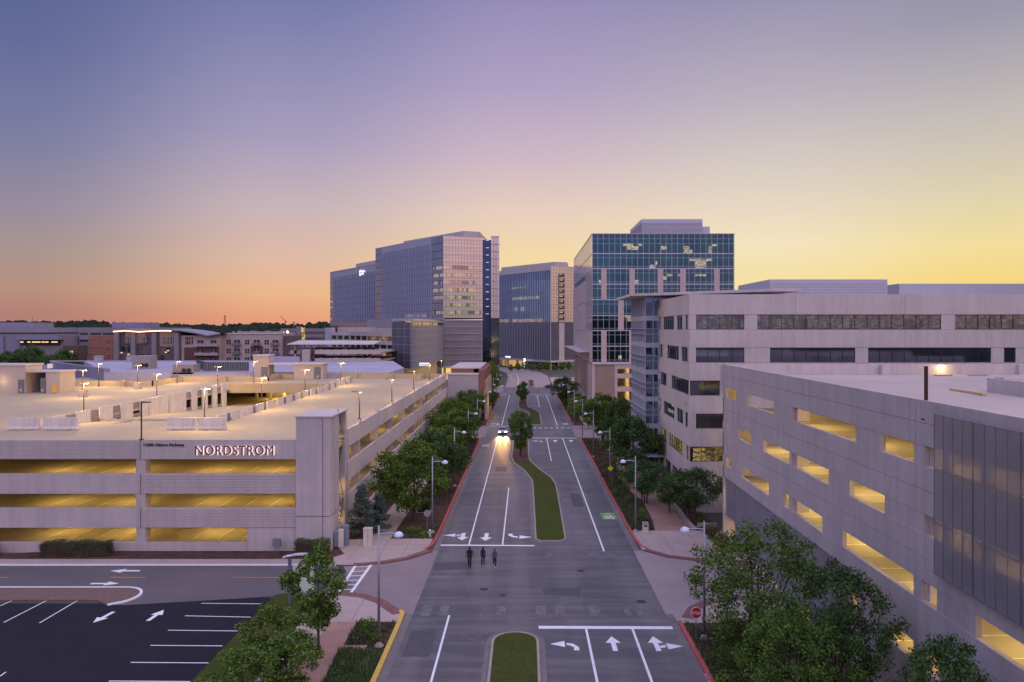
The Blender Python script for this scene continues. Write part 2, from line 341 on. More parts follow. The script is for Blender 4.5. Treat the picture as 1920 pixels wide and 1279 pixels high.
def ribbon(mb, path, w0, w1, h0, h1, kink=None):
    """raised strip along a path, between w0 and w1 metres to its left, from height h0 to h1 over the ground"""
    P = [Vector(p) for p in path]; n = len(P); L = []
    for i in range(n):
        a = (P[i]-P[i-1]).normalized() if i else (P[1]-P[0]).normalized(); b = (P[i+1]-P[i]).normalized() if i < n-1 else a
        t = (a+b).normalized(); nn = Vector((-t.y, t.x)); k = 1/max(.5, nn.dot(Vector((-a.y,a.x))))
        L.append((P[i]+nn*w0*k, P[i]+nn*w1*k))
    vs = []
    for a, b in L:
        vs += [(a.x,a.y,gz(a.y)+h0),(b.x,b.y,gz(b.y)+h0),(b.x,b.y,gz(b.y)+h1),(a.x,a.y,gz(a.y)+h1)]
    fs = []
    for i in range(n-1):
        k = 4*i
        for j in range(4): fs.append((k+j, k+(j+1)%4, k+4+(j+1)%4, k+4+j))
    fs += [(0,3,2,1),(4*n-4,4*n-3,4*n-2,4*n-1)]
    return mb.add(vs, fs)

# ================================================================== THE SETTING
g = MB()
ys = [-3000, -50, 600, 900, 2500, 9000]
for i in range(len(ys)-1): g.add([(-6000,ys[i],gz(ys[i])),(6000,ys[i],gz(ys[i])),(6000,ys[i+1],gz(ys[i+1])),(-6000,ys[i+1],gz(ys[i+1]))], [(0,1,2,3)])
struct('ground', g, EARTH)
XL, XR = -8.9, 11.1
road = struct('road', flat(MB(), [(XL,10),(XR,10),(XR,318),(XL,318)], .03), ROAD)
gut = MB()
for a, b in ((XL-.6,XL),(XR,XR+.6)):
    for y0, y1 in ((10,58.3),(75.5,158.5),(182,286)): flat(gut, [(a,y0),(b,y0),(b,y1),(a,y1)], .026)
struct('gutter', gut, GUTTER)
fl = [(XL,318),(-8.9,360),(-9.5,400),(-11,440),(-16,480),(-30,520),(-60,545)]
fr_ = [(11.1,318),(12,360),(12.5,410),(9.5,450),(2,485),(-12,520),(-40,560)]
fm = MB()
for i in range(6):
    q = [fl[i],fr_[i],fr_[i+1],fl[i+1]]; fm.add([(x,y,gz(y)+.03) for x,y in q], [(0,1,2,3)])
far_road = struct('far_road', fm, APRON2)
side = MB()
flat(side, ccw([(-160,70.8),(-16,70.9),(-13.8,71.8),(-11.9,73),(-9.5,75.7),(-8.9,75.8),(-8.9,58.2),(-9.6,58.4),(-11.7,61.2),(-13.4,62.5),(-15.5,63.1),(-20.2,62.8),(-21.4,62.3),(-33,60.0),(-34,64.3),(-160,64.3)]), .02)
side_street = struct('side_street', side, STREET)
struct('driveway_apron', flat(MB(), ccw([(-17.5,70.7),(-15.6,71.2),(-13.8,71.8),(-11.9,73),(-9.5,75.7),(-8.9,75.8),(-8.9,58.2),(-9.6,58.4),(-11.7,61.2),(-13.4,62.5),(-14.5,63.0)]), .024), APRON)
struct('parking_lot', flat(MB(), ccw([(-160,12),(-21.3,12),(-21.3,61.9),(-22,62.1),(-33,60.2),(-34.5,60.6),(-160,60.9)]), .028), LOT)
cr = MB(); flat(cr, [(-60,160),(XL,160),(XL,181.5),(-60,181.5)], .022); flat(cr, [(XR,160),(60,160),(60,181.5),(XR,181.5)], .022)
flat(cr, [(-90,287),(XL,287),(XL,316),(-90,316)], .022); flat(cr, [(XR,287),(90,287),(90,316),(XR,316)], .022)
struct('cross_street', cr, APRON)
rs = MB(); flat(rs, ccw([(XR,56.4),(12.1,57.0),(13.2,59.6),(14.7,61.1),(17.5,62.0),(45,62.5),(45,71.4),(17.2,71.8),(14.05,73.2),(12,75.5),(XR,76.2)]), .024)
struct('right_driveway', rs, APRON2)
# raised pavements and beds (a real kerb step high)
pv = MB()
sheet(pv, ccw([(-60,70.9),(-16,71.0),(-13.8,71.9),(-11.9,73.1),(-10.1,75.7),(-10.0,79.6),(-14.6,79.6),(-14.6,182),(-17.2,182),(-17.2,79.5),(-60,73.2)]), .15)
sheet(pv, ccw([(-17.2,12),(-15,12),(-15,56.4),(-9.9,56.4),(-9.75,58.3),(-11.8,61.1),(-13.4,62.3),(-15.5,63.0),(-17.2,63.0)]), .15)
sheet(pv, ccw([(12,75.5),(14.1,73.3),(17.2,71.9),(22,71.6),(22,82.9),(11.9,82.9)]), .15)
sheet(pv, ccw([(11.9,56.2),(12.1,57.4),(13.2,59.5),(14.7,61.0),(17.5,61.9),(22,62.2),(22,56.2)]), .15)
sheet(pv, [(14.6,183),(17.4,183),(17.4,286),(14.6,286)], .15); sheet(pv, [(-16,183),(-13.4,183),(-13.4,286),(-16,286)], .15)
sheet(pv, [(-24,317),(-9.6,317),(-9.6,330),(-24,330)], .15); sheet(pv, [(12,317),(30,317),(30,395),(12.9,395)], .15)
struct('sidewalk', pv, WALK)
jt = MB()   # pavement joints
for y in (73.6,75.4,77.4): flat(jt, [(-19 if y > 75 else -15,y),(-10.4,y),(-10.4,y+.05),(-19 if y > 75 else -15,y+.05)], .154)
for x in (-17.4,-14.6,-12.3): flat(jt, [(x,72.3 if x<-14 else 73.2),(x+.05,72.3 if x<-14 else 73.2),(x+.05,79.4),(x,79.4)], .1545)
for y in (14,18,22,26,30,34,38,42,46,50,54,57.5,60): flat(jt, [(-17.1,y),(-15.1,y),(-15.1,y+.05),(-17.1,y+.05)], .154)
flat(jt, [(-13.4,56.5),(-13.35,56.5),(-13.35,62.1),(-13.4,62.1)], .1545)
for y in (77.5,79.8): flat(jt, [(12.4,y),(21.8,y),(21.8,y+.05),(12.4,y+.05)], .154)
for x in (15,18): flat(jt, [(x,73.4),(x+.05,73.4),(x+.05,82.8),(x,82.8)], .1545)
struct('pavement_joints', jt, GUTTER)
tp = MB(); sheet(tp, ccw([(14.6,82.92),(18.8,82.92),(19.0,100),(19.2,122),(18.6,158),(16,158),(15.6,120),(13.9,112),(15.6,98),(15.2,88)]), .152)
sheet(tp, [(-14.98,12),(-12.9,12),(-12.9,56.38),(-14.98,56.38)], .152); sheet(tp, [(-12.88,51.4),(-11.2,51.4),(-11.2,52.1),(-12.88,52.1)], .156)
struct('granite_path', tp, PATH)
bb = MB()
ribbon(bb, [(-9.9,75.4),(-11.9,72.9),(-13.8,71.7),(-15.8,71.1),(-18,70.9)], 0, .55, .03, .158)
ribbon(bb, [(-9.65,58.35),(-11.7,61.15),(-13.4,62.45),(-15.6,63.1)], .02, .95, .03, .158)
ribbon(bb, [(12.1,75.4),(14.05,73.2),(17.2,71.8),(21.5,71.4)], -.02, .6, .03, .158)
ribbon(bb, [(21.5,62.1),(17.5,61.95),(14.7,61.05),(13.2,59.55),(12.1,57.3)], .02, 1.0, .03, .158)
struct('brick_band', bb, BRICKP)
bd = MB()
sheet(bd, [(-14.58,79.62),(-9.9,79.62),(-9.9,158.5),(-14.58,158.5)], .13)
sheet(bd, [(-13.38,182.5),(-9.9,182.5),(-9.9,286),(-13.38,286)], .13)
sheet(bd, [(-19.6,79.5),(-17.22,79.5),(-17.22,183),(-19.6,183)], .13)
sheet(bd, ccw([(-60,73.22),(-19.8,78.3),(-19.5,76.5),(-18.2,74),(-19.5,72.3),(-60,72.3)]), .16)
sheet(bd, [(-12.88,52.12),(-9.9,52.12),(-9.9,56.38),(-12.88,56.38)], .13)
sheet(bd, [(11.9,10),(21.7,10),(21.7,56.18),(11.9,56.18)], .13)
sheet(bd, [(11.9,82.92),(16.0,82.92),(16.0,158.5),(11.9,158.5)], .12)
sheet(bd, [(17.8,82.92),(22,82.92),(22,158.5),(17.8,158.5)], .12)
sheet(bd, [(11.9,182.5),(14.58,182.5),(14.58,286),(11.9,286)], .13)
sheet(bd, [(-34,60.9),(-34,61.0),(-34,61.0)], .1)
struct('planting_bed', bd, MULCH)
gc = MB()
sheet(gc, [(-12.86,12),(-9.9,12),(-9.9,51.35),(-12.86,51.35)], .14)
sheet(gc, ccw([(-13.6,79.7),(-10,79.7),(-10,84.5),(-14.2,84.5)]), .14)
sheet(gc, ccw([(11.95,83),(14.5,83),(15.0,88),(15.4,98),(13.7,112),(12,112)]), .14)
struct('cover_bed', gc, SOIL)
lw = MB(); sheet(lw, ccw([(-21.2,12),(-17.22,12),(-17.22,63),(-20.1,62.9),(-21.2,62.3)]), .14); struct('lawn', lw, LAWN)
st = MB(); sheet(st, ccw([(-60,70.9),(-60,73.2),(-160,73.2),(-160,70.9)]), .15); struct('garage_sidewalk', st, WALK)
isl = [(-160,61.2),(-35.6,61.2),(-34.3,60.2)]+arc(-34.8,62.2,2.0,-40,88,12)+[(-160,64.2)]
struct('gravel_island', sheet(MB(), isl, .12), GRAVEL)
ik = MB(); ribbon(ik, [(-160,64.2)]+arc(-34.8,62.2,2.0,88,-40,12)+[(-34.2,60.2)], -.02, .2, 0, .14); ribbon(ik, [(-160,70.62),(-16.5,70.66)], -.06, .10, 0, .162)
kerb_w = struct('white_kerb', ik, WHITE)
# kerbs
rk = MB()
ribbon(rk, [(-9.5,158.8),(-9.5,84),(-9.55,79),(-9.75,77),(-10.2,75.6)], -.32, 0, 0, .165)
ribbon(rk, [(-9.5,286),(-9.5,182)], -.32, 0, 0, .165)
ribbon(rk, [(11.7,158.8),(11.7,84),(11.75,79),(11.95,77),(12.6,75.4)], 0, .32, 0, .165)
ribbon(rk, [(11.7,286),(11.7,182)], 0, .32, 0, .165); ribbon(rk, [(11.7,56.4),(11.7,10)], 0, .32, 0, .165)
struct('red_kerb', rk, RED)
yk = MB(); ribbon(yk, [(-9.85,58.9),(-9.55,58.3),(-9.5,56),(-9.5,10)], -.34, 0, 0, .165); struct('yellow_kerb', yk, YELLOW)
kw = MB(); ribbon(kw, [(-14.3,158.7),(-9.9,158.7)], 0, .2, 0, .16); ribbon(kw, [(18.75,82.9),(19.05,100),(19.3,122),(19.2,158)], -.45, 0, 0, .5)
ribbon(kw, [(22,84.6),(19.8,84.6)], -.2, 0, 0, .55); ribbon(kw, [(12,112),(15,112)], -.2, 0, 0, .2)
kw.cm = 0; struct('concrete_edging', kw, KERB)
# medians
M1 = [(1.4,10),(1.4,52.6)]+arc(-.72,52.8,2.12,12,168,10)+[(-2.85,52.6),(-2.85,10)]
M2 = [(1.3,78.3),(4.2,78.3),(4.85,79.4),(5.0,100),(5.0,109),(4.5,114),(2.6,122.5),(1.3,130),(1.1,136),(1.1,157),(.6,158.3),(-2.4,158.3),(-3,157),(-3,134),(-2.5,128),(-.7,120.5),(.5,112.5),(.62,108),(.62,79.4)]
M3 = [(1.4,182),(4.0,182),(4.5,183),(4.5,210),(4.2,215),(1.4,229),(1.1,236),(1.1,284),(.6,285.5),(-2.2,285.5),(-2.7,284),(-2.7,233),(-2.3,226),(.2,215),(.6,210),(.6,183)]
M4 = [(1.2,317),(4.2,317),(4.3,372),(1.3,372)]
for M, soil in ((M1,None),(M2,(128,158)),(M3,(214,285)),(M4,(300,400))):
    M = ccw(M); k = struct('median', flat(MB(), M, .045), GUTTER)
    i1 = offset_poly(M, -.42); i2 = offset_poly(M, -.6)
    kb = MB()
    n = len(M)
    for i in range(n):
        a, b, c, d = i1[i], i1[(i+1)%n], i2[(i+1)%n], i2[i]
        kb.add([(a[0],a[1],gz(a[1])+.03),(b[0],b[1],gz(b[1])+.03),(b[0],b[1],gz(b[1])+.18),(a[0],a[1],gz(a[1])+.18),(d[0],d[1],gz(d[1])+.18),(c[0],c[1],gz(c[1])+.18)], [(0,1,2,3),(3,2,5,4)])
    part('median_kerb', kb, KERB, k)
    part('median_lawn', flat(MB(), i2, .17), LAWN if M is not M4 else MULCH, k)
    if soil:
        s = [p for p in i2 if soil[0] <= p[1] <= soil[1]]
        if len(s) > 2: part('mulch_patch', flat(MB(), ccw(s), .176), MULCH, k)
# painted markings
Hm = .042
def pl(mb, a, b, w, h=Hm):
    a, b = Vector(a), Vector(b); d = (b-a).normalized(); n = Vector((-d.y,d.x))*w/2
    return flat(mb, ccw([tuple(a+n),tuple(b+n),tuple(b-n),tuple(a-n)]), h)
L = MB()
for x, y0, y1, w in ((-6.0,20,58,.16),(-5.95,77.6,158,.16),(-2.4,77.6,107,.16),(4.57,10,55.3,.18),(8.05,10,55.3,.18),(8.05,75.3,159,.18),(4.6,130,159,.16),(-5.85,182,278,.18),(7.9,182,276,.18),(4.4,230,276,.18)):
    pl(L, (x,y0), (x,y1), w)
part('lane_line', L, WHITE, road)
S = MB(); pl(S, (XL,77.5), (.95,77.3), .42); pl(S, (1.0,55.6), (XR,55.5), .55); pl(S, (1.6,159.2), (XR,159.2), .55); pl(S, (XL,180.8), (-3,180.8), .5)
for i in range(7): pl(S, (1.9+1.35*i,177), (2.6+1.35*i,177), .9)
for i in range(6): pl(S, (1.9+1.35*i,277.5), (2.6+1.35*i,277.5), 1.3)
part('stop_line', S, WHITE, road)
def arrow(kind, x, y, s=1., flip=1, name=None, par=None, rot=None):
    P = []
    st_ = lambda ox: [[(ox-.17,0),(ox+.17,0),(ox+.17,1.3),(ox-.17,1.3)], [(ox-.52,1.3),(ox+.52,1.3),(ox,2.4)]]
    if kind == 'straight': P = st_(0)
    if kind == 'turn': P = [[(.3,0),(.7,0),(.68,.55),(.34,.5)],[(.34,.5),(.68,.55),(.3,1.15),(.1,.8)],[(.1,.8),(.3,1.15),(-.15,1.25),(-.15,.9)],[(-.28,.55),(-.28,1.6),(-1.35,1.08)]]
    if kind == 'combo': P = st_(.35)+[[(.15,.45),(.15,.8),(-.25,.95),(-.25,.6)],[(-.35,.25),(-.35,1.25),(-1.45,.75)]]
    m = MB()
    for p in P:
        if rot is not None: c, s_ = cos(rot), sin(rot); q = [(x+(a*c-b*s_)*s, y+(a*s_+b*c)*s) for a,b in p]
        elif flip in (1,-1): q = [(x+a*s, y+b*s*flip) for a,b in p]
        else: q = [(x-a*s, y+b*s*(1 if flip == 2 else -1)) for a,b in p]
        flat(m, ccw(q), Hm+.002)
    part('turn_arrow' if kind != 'straight' else 'lane_arrow', m, WHITE, par or road)
arrow('turn', 3.1, 51.5); arrow('straight', 6.3, 51.4, 1.05); arrow('combo', 9.7, 51.4, 1.05, 2)
arrow('combo', -7.3, 82.3, 1.25, -1); arrow('straight', -4.3, 82.2, 1.3, -1); arrow('turn', -1.0, 82.0, 1.3, -2)
for x, k, fl_ in ((2.8,'turn',1),(6.3,'straight',1),(9.6,'straight',1)): arrow(k, x, 153.5, 1.2, fl_)
arrow('combo', -7.3, 186, 1.2, -1)
cwm = MB()
for y in (73.2,75.0,57.4,60.6): pl(cwm, (XL+.1,y), (XR-.1,y), .12, .036)
rr = random.Random(3)
for y0, y1 in ((73.5,74.7),(57.9,60.1)):
    x = XL+.6
    while x < XR-1:
        w = rr.uniform(.5,.95)
        if rr.random() < .62: flat(cwm, [(x,y0),(x+w,y0),(x+w,y1),(x,y1)], .036)
        x += w+rr.uniform(.5,.8)
part('worn_crosswalk', cwm, FADED, road)
GREEN = mat('green_bike_paint', (.16,.33,.05), .6, var=.15, vs=3)
part('bike_lane_box', flat(MB(), [(9.3,88.4),(11.05,88.4),(11.05,91.6),(9.3,91.6)], Hm), GREEN, road)
bk = MB()
for cx in (9.85,10.5):
    for k in range(14):
        a0, a1 = 2*pi*k/14, 2*pi*(k+1)/14
        flat(bk, ccw([(cx+.2*cos(a0),89.3+.5*sin(a0)),(cx+.29*cos(a0),89.3+.68*sin(a0)),(cx+.29*cos(a1),89.3+.68*sin(a1)),(cx+.2*cos(a1),89.3+.5*sin(a1))]), Hm+.004)
for a, b in (((9.85,89.3),(10.05,90.1)),((10.05,90.1),(10.45,90.1)),((10.45,90.1),(10.2,89.3)),((10.2,89.3),(9.85,89.3)),((10.5,89.3),(10.4,90.4)),((9.8,91.2),(10.18,91.45)),((10.18,91.45),(10.56,91.2)),((9.8,90.85),(10.18,91.1)),((10.18,91.1),(10.56,90.85))): pl(bk, a, b, .09, Hm+.006)
part('bicycle_symbol', bk, WHITE, road)
mh = MB()
for cx, cy, r_ in ((-3.6,64,.38),(5.2,69,.38),(2.0,88,.36),(8.9,104,.36),(-7.4,118,.36),(-1.9,62.5,.3),(9.6,61,.4)):
    flat(mh, [(cx+r_*cos(2*pi*k/16), cy+r_*sin(2*pi*k/16)) for k in range(16)], .038)
struct('manhole_covers', mh, mat('cast_iron_cover', (.03,.03,.034), .6, .3, var=.2))
pt = MB()
for a in ([(-8.7,69),(-5.2,69.6),(-5.4,71.8),(-8.8,71.5)],[(1.6,62.6),(4.6,62.3),(4.9,64.4),(1.5,64.2)],[(6.2,95),(7.6,95),(7.6,103),(6.2,103)],[(-4.9,120),(-3.1,120),(-3.1,124),(-4.9,124)],[(-8.5,50.5),(-6.6,50.5),(-6.6,55),(-8.5,55)]): flat(pt, a, .035)
part('asphalt_patch', pt, mat('darker_asphalt_patch', (.062,.06,.072), .65, var=.2, vs=1, fine=.1), road)
bx = MB(); flat(bx, [(XL+.2,147),(XL+1.6,147),(XL+1.6,149.5),(XL+.2,149.5)], Hm); flat(bx, [(9.4,183.5),(10.8,183.5),(10.8,186.5),(9.4,186.5)], Hm); flat(bx, [(XL+.2,277),(XL+1.8,277),(XL+1.8,280),(XL+.2,280)], Hm)
part('faded_bike_box', bx, mat('faded_green_paint', (.36,.42,.36), .7, var=.15), road)
# side street and parking lot paint
Lp = MB()
for a, b in (((636,1110),(667,1060)),((658,1112),(697,1058))): pl(Lp, GP(*a), GP(*b), .28)
for t in range(6):
    u = (t+.5)/6; a = (636+31*u, 1110-50*u); b = (658+39*u, 1110-52*u); pl(Lp, GP(*a), GP(*b), .16, Hm+.002)
part('hatched_crossing', Lp, WHITE, side_street)
oc = MB()
for a, b in ((-10,14),(206,272),(437,540)): pl(oc, GP(a,1083), GP(b,1083.5), .14)
part('orange_centre_line', oc, ORANGE, side_street)
x, y = GP(262,1071); arrow('straight', x, y, 1.15, par=side_street, rot=pi/2)
x, y = GP(170,1095); arrow('straight', x, y, 1.05, par=side_street, rot=-pi/2)
lot = bpy.data.objects['parking_lot']
sl = MB()
for a, b in (((377,1132),(491,1133)),((347,1155.5),(470,1158)),((315,1182.5),(446,1184)),((282,1211),(417,1212)),((245,1243),(391,1244)),((204,1278),(357,1279)),((160,1318),(318,1320)),
             ((0,1137),(25,1126)),((7,1168),(87,1127)),((74,1169),(150,1124)),((-50,1160),(-10,1140)),((0,1269),(11,1261))): pl(sl, GP(*a), GP(*b), .11)
part('stall_line', sl, WHITE, lot)
x, y = GP(213,1148); arrow('straight', x, y, .95, par=lot, rot=R(172)); x, y = GP(277,1165); arrow('straight', x, y, .95, par=lot, rot=R(-3))
ORG[side_street.name] = Vector((0,0,0))
fp = MB()
for x in (-3.5,): pl(fp, (x,319), (x+.1,372), .3)
pl(fp, (-3.4,372), (-5,430), .3); pl(fp, (-6.6,372), (-9,430), .2)
part('lane_line', fp, WHITE, far_road)
rkt = MB()
text('kerb_lettering', 'FIRE ZONE', mat('pink_white_stencil', (.7,.45,.45), .7, var=.1), bpy.data.objects['red_kerb'], (11.74, 46.2, gz(46)+.17), .3, rot=(0,0,R(90)), ext=.002)

# distant wood and ridge
rw = random.Random(11)
wd = MB()
def lump(mb, x, y, z, r, h, rnd, n=7):
    vs = [(x,y,z+h)]
    for ring, (rr_, hh) in enumerate(((.62,.82),(1.0,.4),(.9,0))):
        for k in range(n):
            a = 2*pi*(k+.5*ring)/n; q = r*rr_*rnd.uniform(.8,1.2); vs.append((x+q*cos(a), y+q*sin(a), z+h*hh*rnd.uniform(.85,1.15)))
    fs = [(0,1+k,1+(k+1)%n) for k in range(n)]+[(1+i*n+k,1+(i+1)*n+k,1+(i+1)*n+(k+1)%n,1+i*n+(k+1)%n) for i in range(2) for k in range(n)]
    mb.add(vs, fs)
def ridge(px, dist):
    t = min(1, max(0, (px+60)/720)); base = 15.5*(1-t)+8.0*t
    return CZ+(base*dist/F)+3*sin(px*.013)+1.5*sin(px*.041+1)
for i in range(2300):
    px = rw.uniform(-260, 1150); dist = rw.uniform(700, 1900); top = ridge(px, 1500)*(.35+.65*(dist-700)/1200)-1
    x = SX(px, dist); r = rw.uniform(6, 12); lump(wd, x, dist, top-12+gz(600), r, rw.uniform(14, 20)+6, rw)
struct('far_wood', wd, mat('distant_foliage', (.024,.034,.024), .95, spec=.1, var=.35, vs=.03, fine=.3), kind='stuff')
wb = MB()
for i in range(420): lump(wb, rw.uniform(-420,420), rw.uniform(-520,-170), 0, rw.uniform(5,10), rw.uniform(7,14), rw)
struct('wood_behind', wb, mat('distant_foliage', (1,1,1)), kind='stuff')
hl = MB()
for k in range(24):
    a, b = -330+k*64, -266+k*64
    hl.add([(SX(a,680),680,-8),(SX(b,680),680,-8),(SX(b,1900),1900,ridge(b,1500)-12),(SX(a,1900),1900,ridge(a,1500)-12)], [(0,1,2,3)])
struct('hills', hl, mat('hill_ground', (.05,.06,.035), .95, var=.3, vs=.02))

# ================================================================== LEFT PARKING GARAGE
def lettered_rows(): pass
gl = thing('parking_garage', 'wide lavender concrete parking garage with a lit rooftop deck left of the road', 'parking garage', (-60,75,gz(75)))
FX0, FX1, FY, SXL, SY1, DZ = -112., -23.3, 75., -19.6, 183., 9.6
DKZ = [9.6, 6.1, 2.6, gz(80)+.03]
CW = -39.2
# decks, one mesh each; the roof deck is open over the ramp
d = MB(); 
for (x0,x1,y0,y1) in ((FX0,-60.3,FY+.3,200),(-60.3,-39.7,FY+.3,92),(-60.3,-39.7,150,200),(-39.7,SXL-.35,FY+.3,SY1)): d.box(x0,x1,y0,y1,9.25,9.6)
part('roof_deck', d, DECK, gl)
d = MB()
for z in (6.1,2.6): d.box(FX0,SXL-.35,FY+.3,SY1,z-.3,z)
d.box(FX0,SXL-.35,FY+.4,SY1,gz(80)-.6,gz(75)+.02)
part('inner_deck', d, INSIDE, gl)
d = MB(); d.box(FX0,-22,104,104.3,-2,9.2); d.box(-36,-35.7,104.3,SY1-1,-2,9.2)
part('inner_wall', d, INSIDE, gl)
bm = MB()
for k in range(14):
    x = CW-16*2-8+8*k if k < 10 else 0
    if k < 10 and x > FX0 and x < -24:
        for z in (9.25,5.8,2.3): bm.box(x-.2,x+.2,FY+1.2,103,z-.6,z)
for k in range(10):
    y = 87.3+10.65*k-.4
    for z in (9.25,5.8,2.3): bm.box(-35.6,SXL-.9,y-.25,y+.25,z-.6,z)
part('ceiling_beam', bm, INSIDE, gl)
ffr, _ = frame((FX0,FY),(FX1,FY))
def U(x): return x-FX0
rows = [(10.64,8.68),(7.2,5.15),(3.72,1.7)]
joints = [FX0, CW-64, CW-48, CW-32, CW-16, CW, FX1]
for r, (zt, zb) in enumerate(rows):
    for j in range(6):
        ribbed = (j == 4 and r == 0) or (j == 5 and r > 0) or (j == 3 and r == 1)
        m = MB(); u0, u1 = U(joints[j])+.04, U(joints[j+1])-.04
        if j == 5: u1 += .04
        m.fbox(ffr, u0, u1, zb, zt, -.28, 0)
        if ribbed:
            nr = 7; h = (zt-zb-.1)/nr
            for k in range(nr): m.fbox(ffr, u0+.05, u1-.05, zb+.05+k*h+.05, zb+.05+(k+1)*h-.05, 0, .05)
        part('spandrel_panel', m, CONC, gl)
m = MB(); m.fbox(ffr, 0, U(-28.4), gz(75)-.3, .22, -.28, 0); m.fbox(ffr, U(-28.36), U(FX1), gz(75)-.3, 1.66, -.28, .0); part('base_wall', m, CONC, gl)
for j in range(1,6):
    x = joints[j]
    for (zt, zb) in ((8.68,7.2),(5.15,3.72),(1.7,.2)):
        m = MB(); m.fbox(ffr, U(x)-.5, U(x)+.45, zb, zt, -1.15, -.06); part('column', m, CONC, gl)
# gable guards and dark notice boards inside
wd_ = MB()
for x, z in ((-50.2,.5),(-47.2,.5),(-34.3,.5),(-31.6,.5)): wd_.box(x-.6,x+.6,84,84.1,z-.3,z+1.0)
for x in (-48.3,-33.0): wd_.box(x-1.3,x+1.3,90,90.1,7.2,8.2)
part('notice_board', wd_, mat('dark_notice_board', (.05,.035,.02), .6, var=.1), gl)
il = MB()
for zz in (6.1,2.6,-.8):
    for x in (-52,-49.3,-46.6,-43.9,-36,-33.3,-30.6,-27.9): il.box(x,x+.12,79.5,84.5,zz+.02,zz+.03)
part('stall_line', il, mat('yellowed_stall_paint', (.62,.6,.5), .6, var=.1), gl)
# stair tower
tw = MB()
TZ = 13.1
tw.box(FX1+.002,-19.8,FY-.25,78.2,gz(75)-.5,TZ-.14); tw.box(FX1+.002,-19.8,80.9,81.6,gz(75)-.5,TZ-.14); tw.box(FX1+.002,-22.6,78.2,80.9,gz(75)-.5,TZ-.14)
part('stair_tower', tw, CONC, gl)
m = MB(); m.box(FX1-.1,-19.65,FY-.35,81.7,TZ-.14,TZ); part('tower_roof', m, CONCL, gl)
m = MB(); m.box(FX1+.05,-19.85,FY-.262,FY-.25,2.9,2.96); m.box(-20.6,-20.55,FY-.262,FY-.25,-.8,TZ-.2); m.box(-19.8,-19.788,75,78.2,2.9,2.96)
part('panel_joint', m, DFRAME, gl)
m = MB()
for i in range(4):
    z0 = -.6+3.3*i
    for k in range(8):
        y = 78.3+.3*k if i%2 == 0 else 80.7-.3*k
        m.box(-22,-20.0,y,y+.3,z0+k*.4,z0+k*.4+.18)
part('stair_flight', m, INSIDE, gl)
m = MB()
for i in range(4):
    z0 = -.6+3.3*i; a, b = ((78.3,80.7) if i%2 == 0 else (80.7,78.3)); m.tube([(-19.95,a,z0+1),(-19.95,b,z0+4.1)], .04, 5)
part('stair_rail', m, DFRAME, gl)
# side facade facing the road
sfr, SL = frame((SXL,81.6),(SXL,SY1))
rows_s = [(10.85,8.9),(7.25,5.15),(3.72,1.7),(.35,-3)]
for (zt, zb) in rows_s:
    for k in range(10):
        u0 = 0 if k == 0 else 5.7-.4+10.65*(k-1)+.42; u1 = min(SL, 5.7+10.65*k+.02)
        if u0 >= SL: continue
        m = MB(); m.fbox(sfr, u0+.03, u1-.03, zb, zt, -.3, 0); part('spandrel_panel', m, CONCL, gl)
for k in range(10):
    u = 5.7+10.65*k
    for (zt, zb) in ((8.9,7.25),(5.15,3.72),(1.7,.35)):
        m = MB(); m.fbox(sfr, u-.2, min(u+.25,SL), zb, zt, -1.0, -.05); part('column', m, CONC, gl)
m = MB(); m.fbox(sfr, SL-.3, SL, -3, 10.85, -1.2, -.04); m.fbox(sfr, -.05, .6, -3, 8.9, -1.0, -.06); part('end_pier', m, CONC, gl)
for k in range(10):
    u = 6+10.65*k
    m = MB(); m.fbox(sfr, u-.35, u+.35, 10.85, 11.2, -.35, .02); part('parapet_pedestal', m, CONCL, gl) if u < SL else None
# back parapets of the deck
m = MB(); m.box(-46,SXL-.3,SY1-.25,SY1,8,10.75); m.box(-60,-46,186,186.25,8,10.7); m.box(-80,-60,172,172.25,8,10.75); m.box(FX0,-80,158,158.25,8,10.75)
m.box(-80.2,-80,158,172,8,10.75); m.box(-60.2,-60,172,186,8,10.7); m.box(-46.2,-46,183,186,8,10.7); m.box(-25.4,-25.1,172,183,9.6,10.8)
for x in (-101,-86,-70,-52,-33,-42): m.box(x-.25,x+.25,157 if x < -80 else 171 if x < -60 else 182,158 if x < -80 else 172.1 if x < -60 else 183.1,9.6,10.95)
part('rear_parapet', m, DECK, gl)
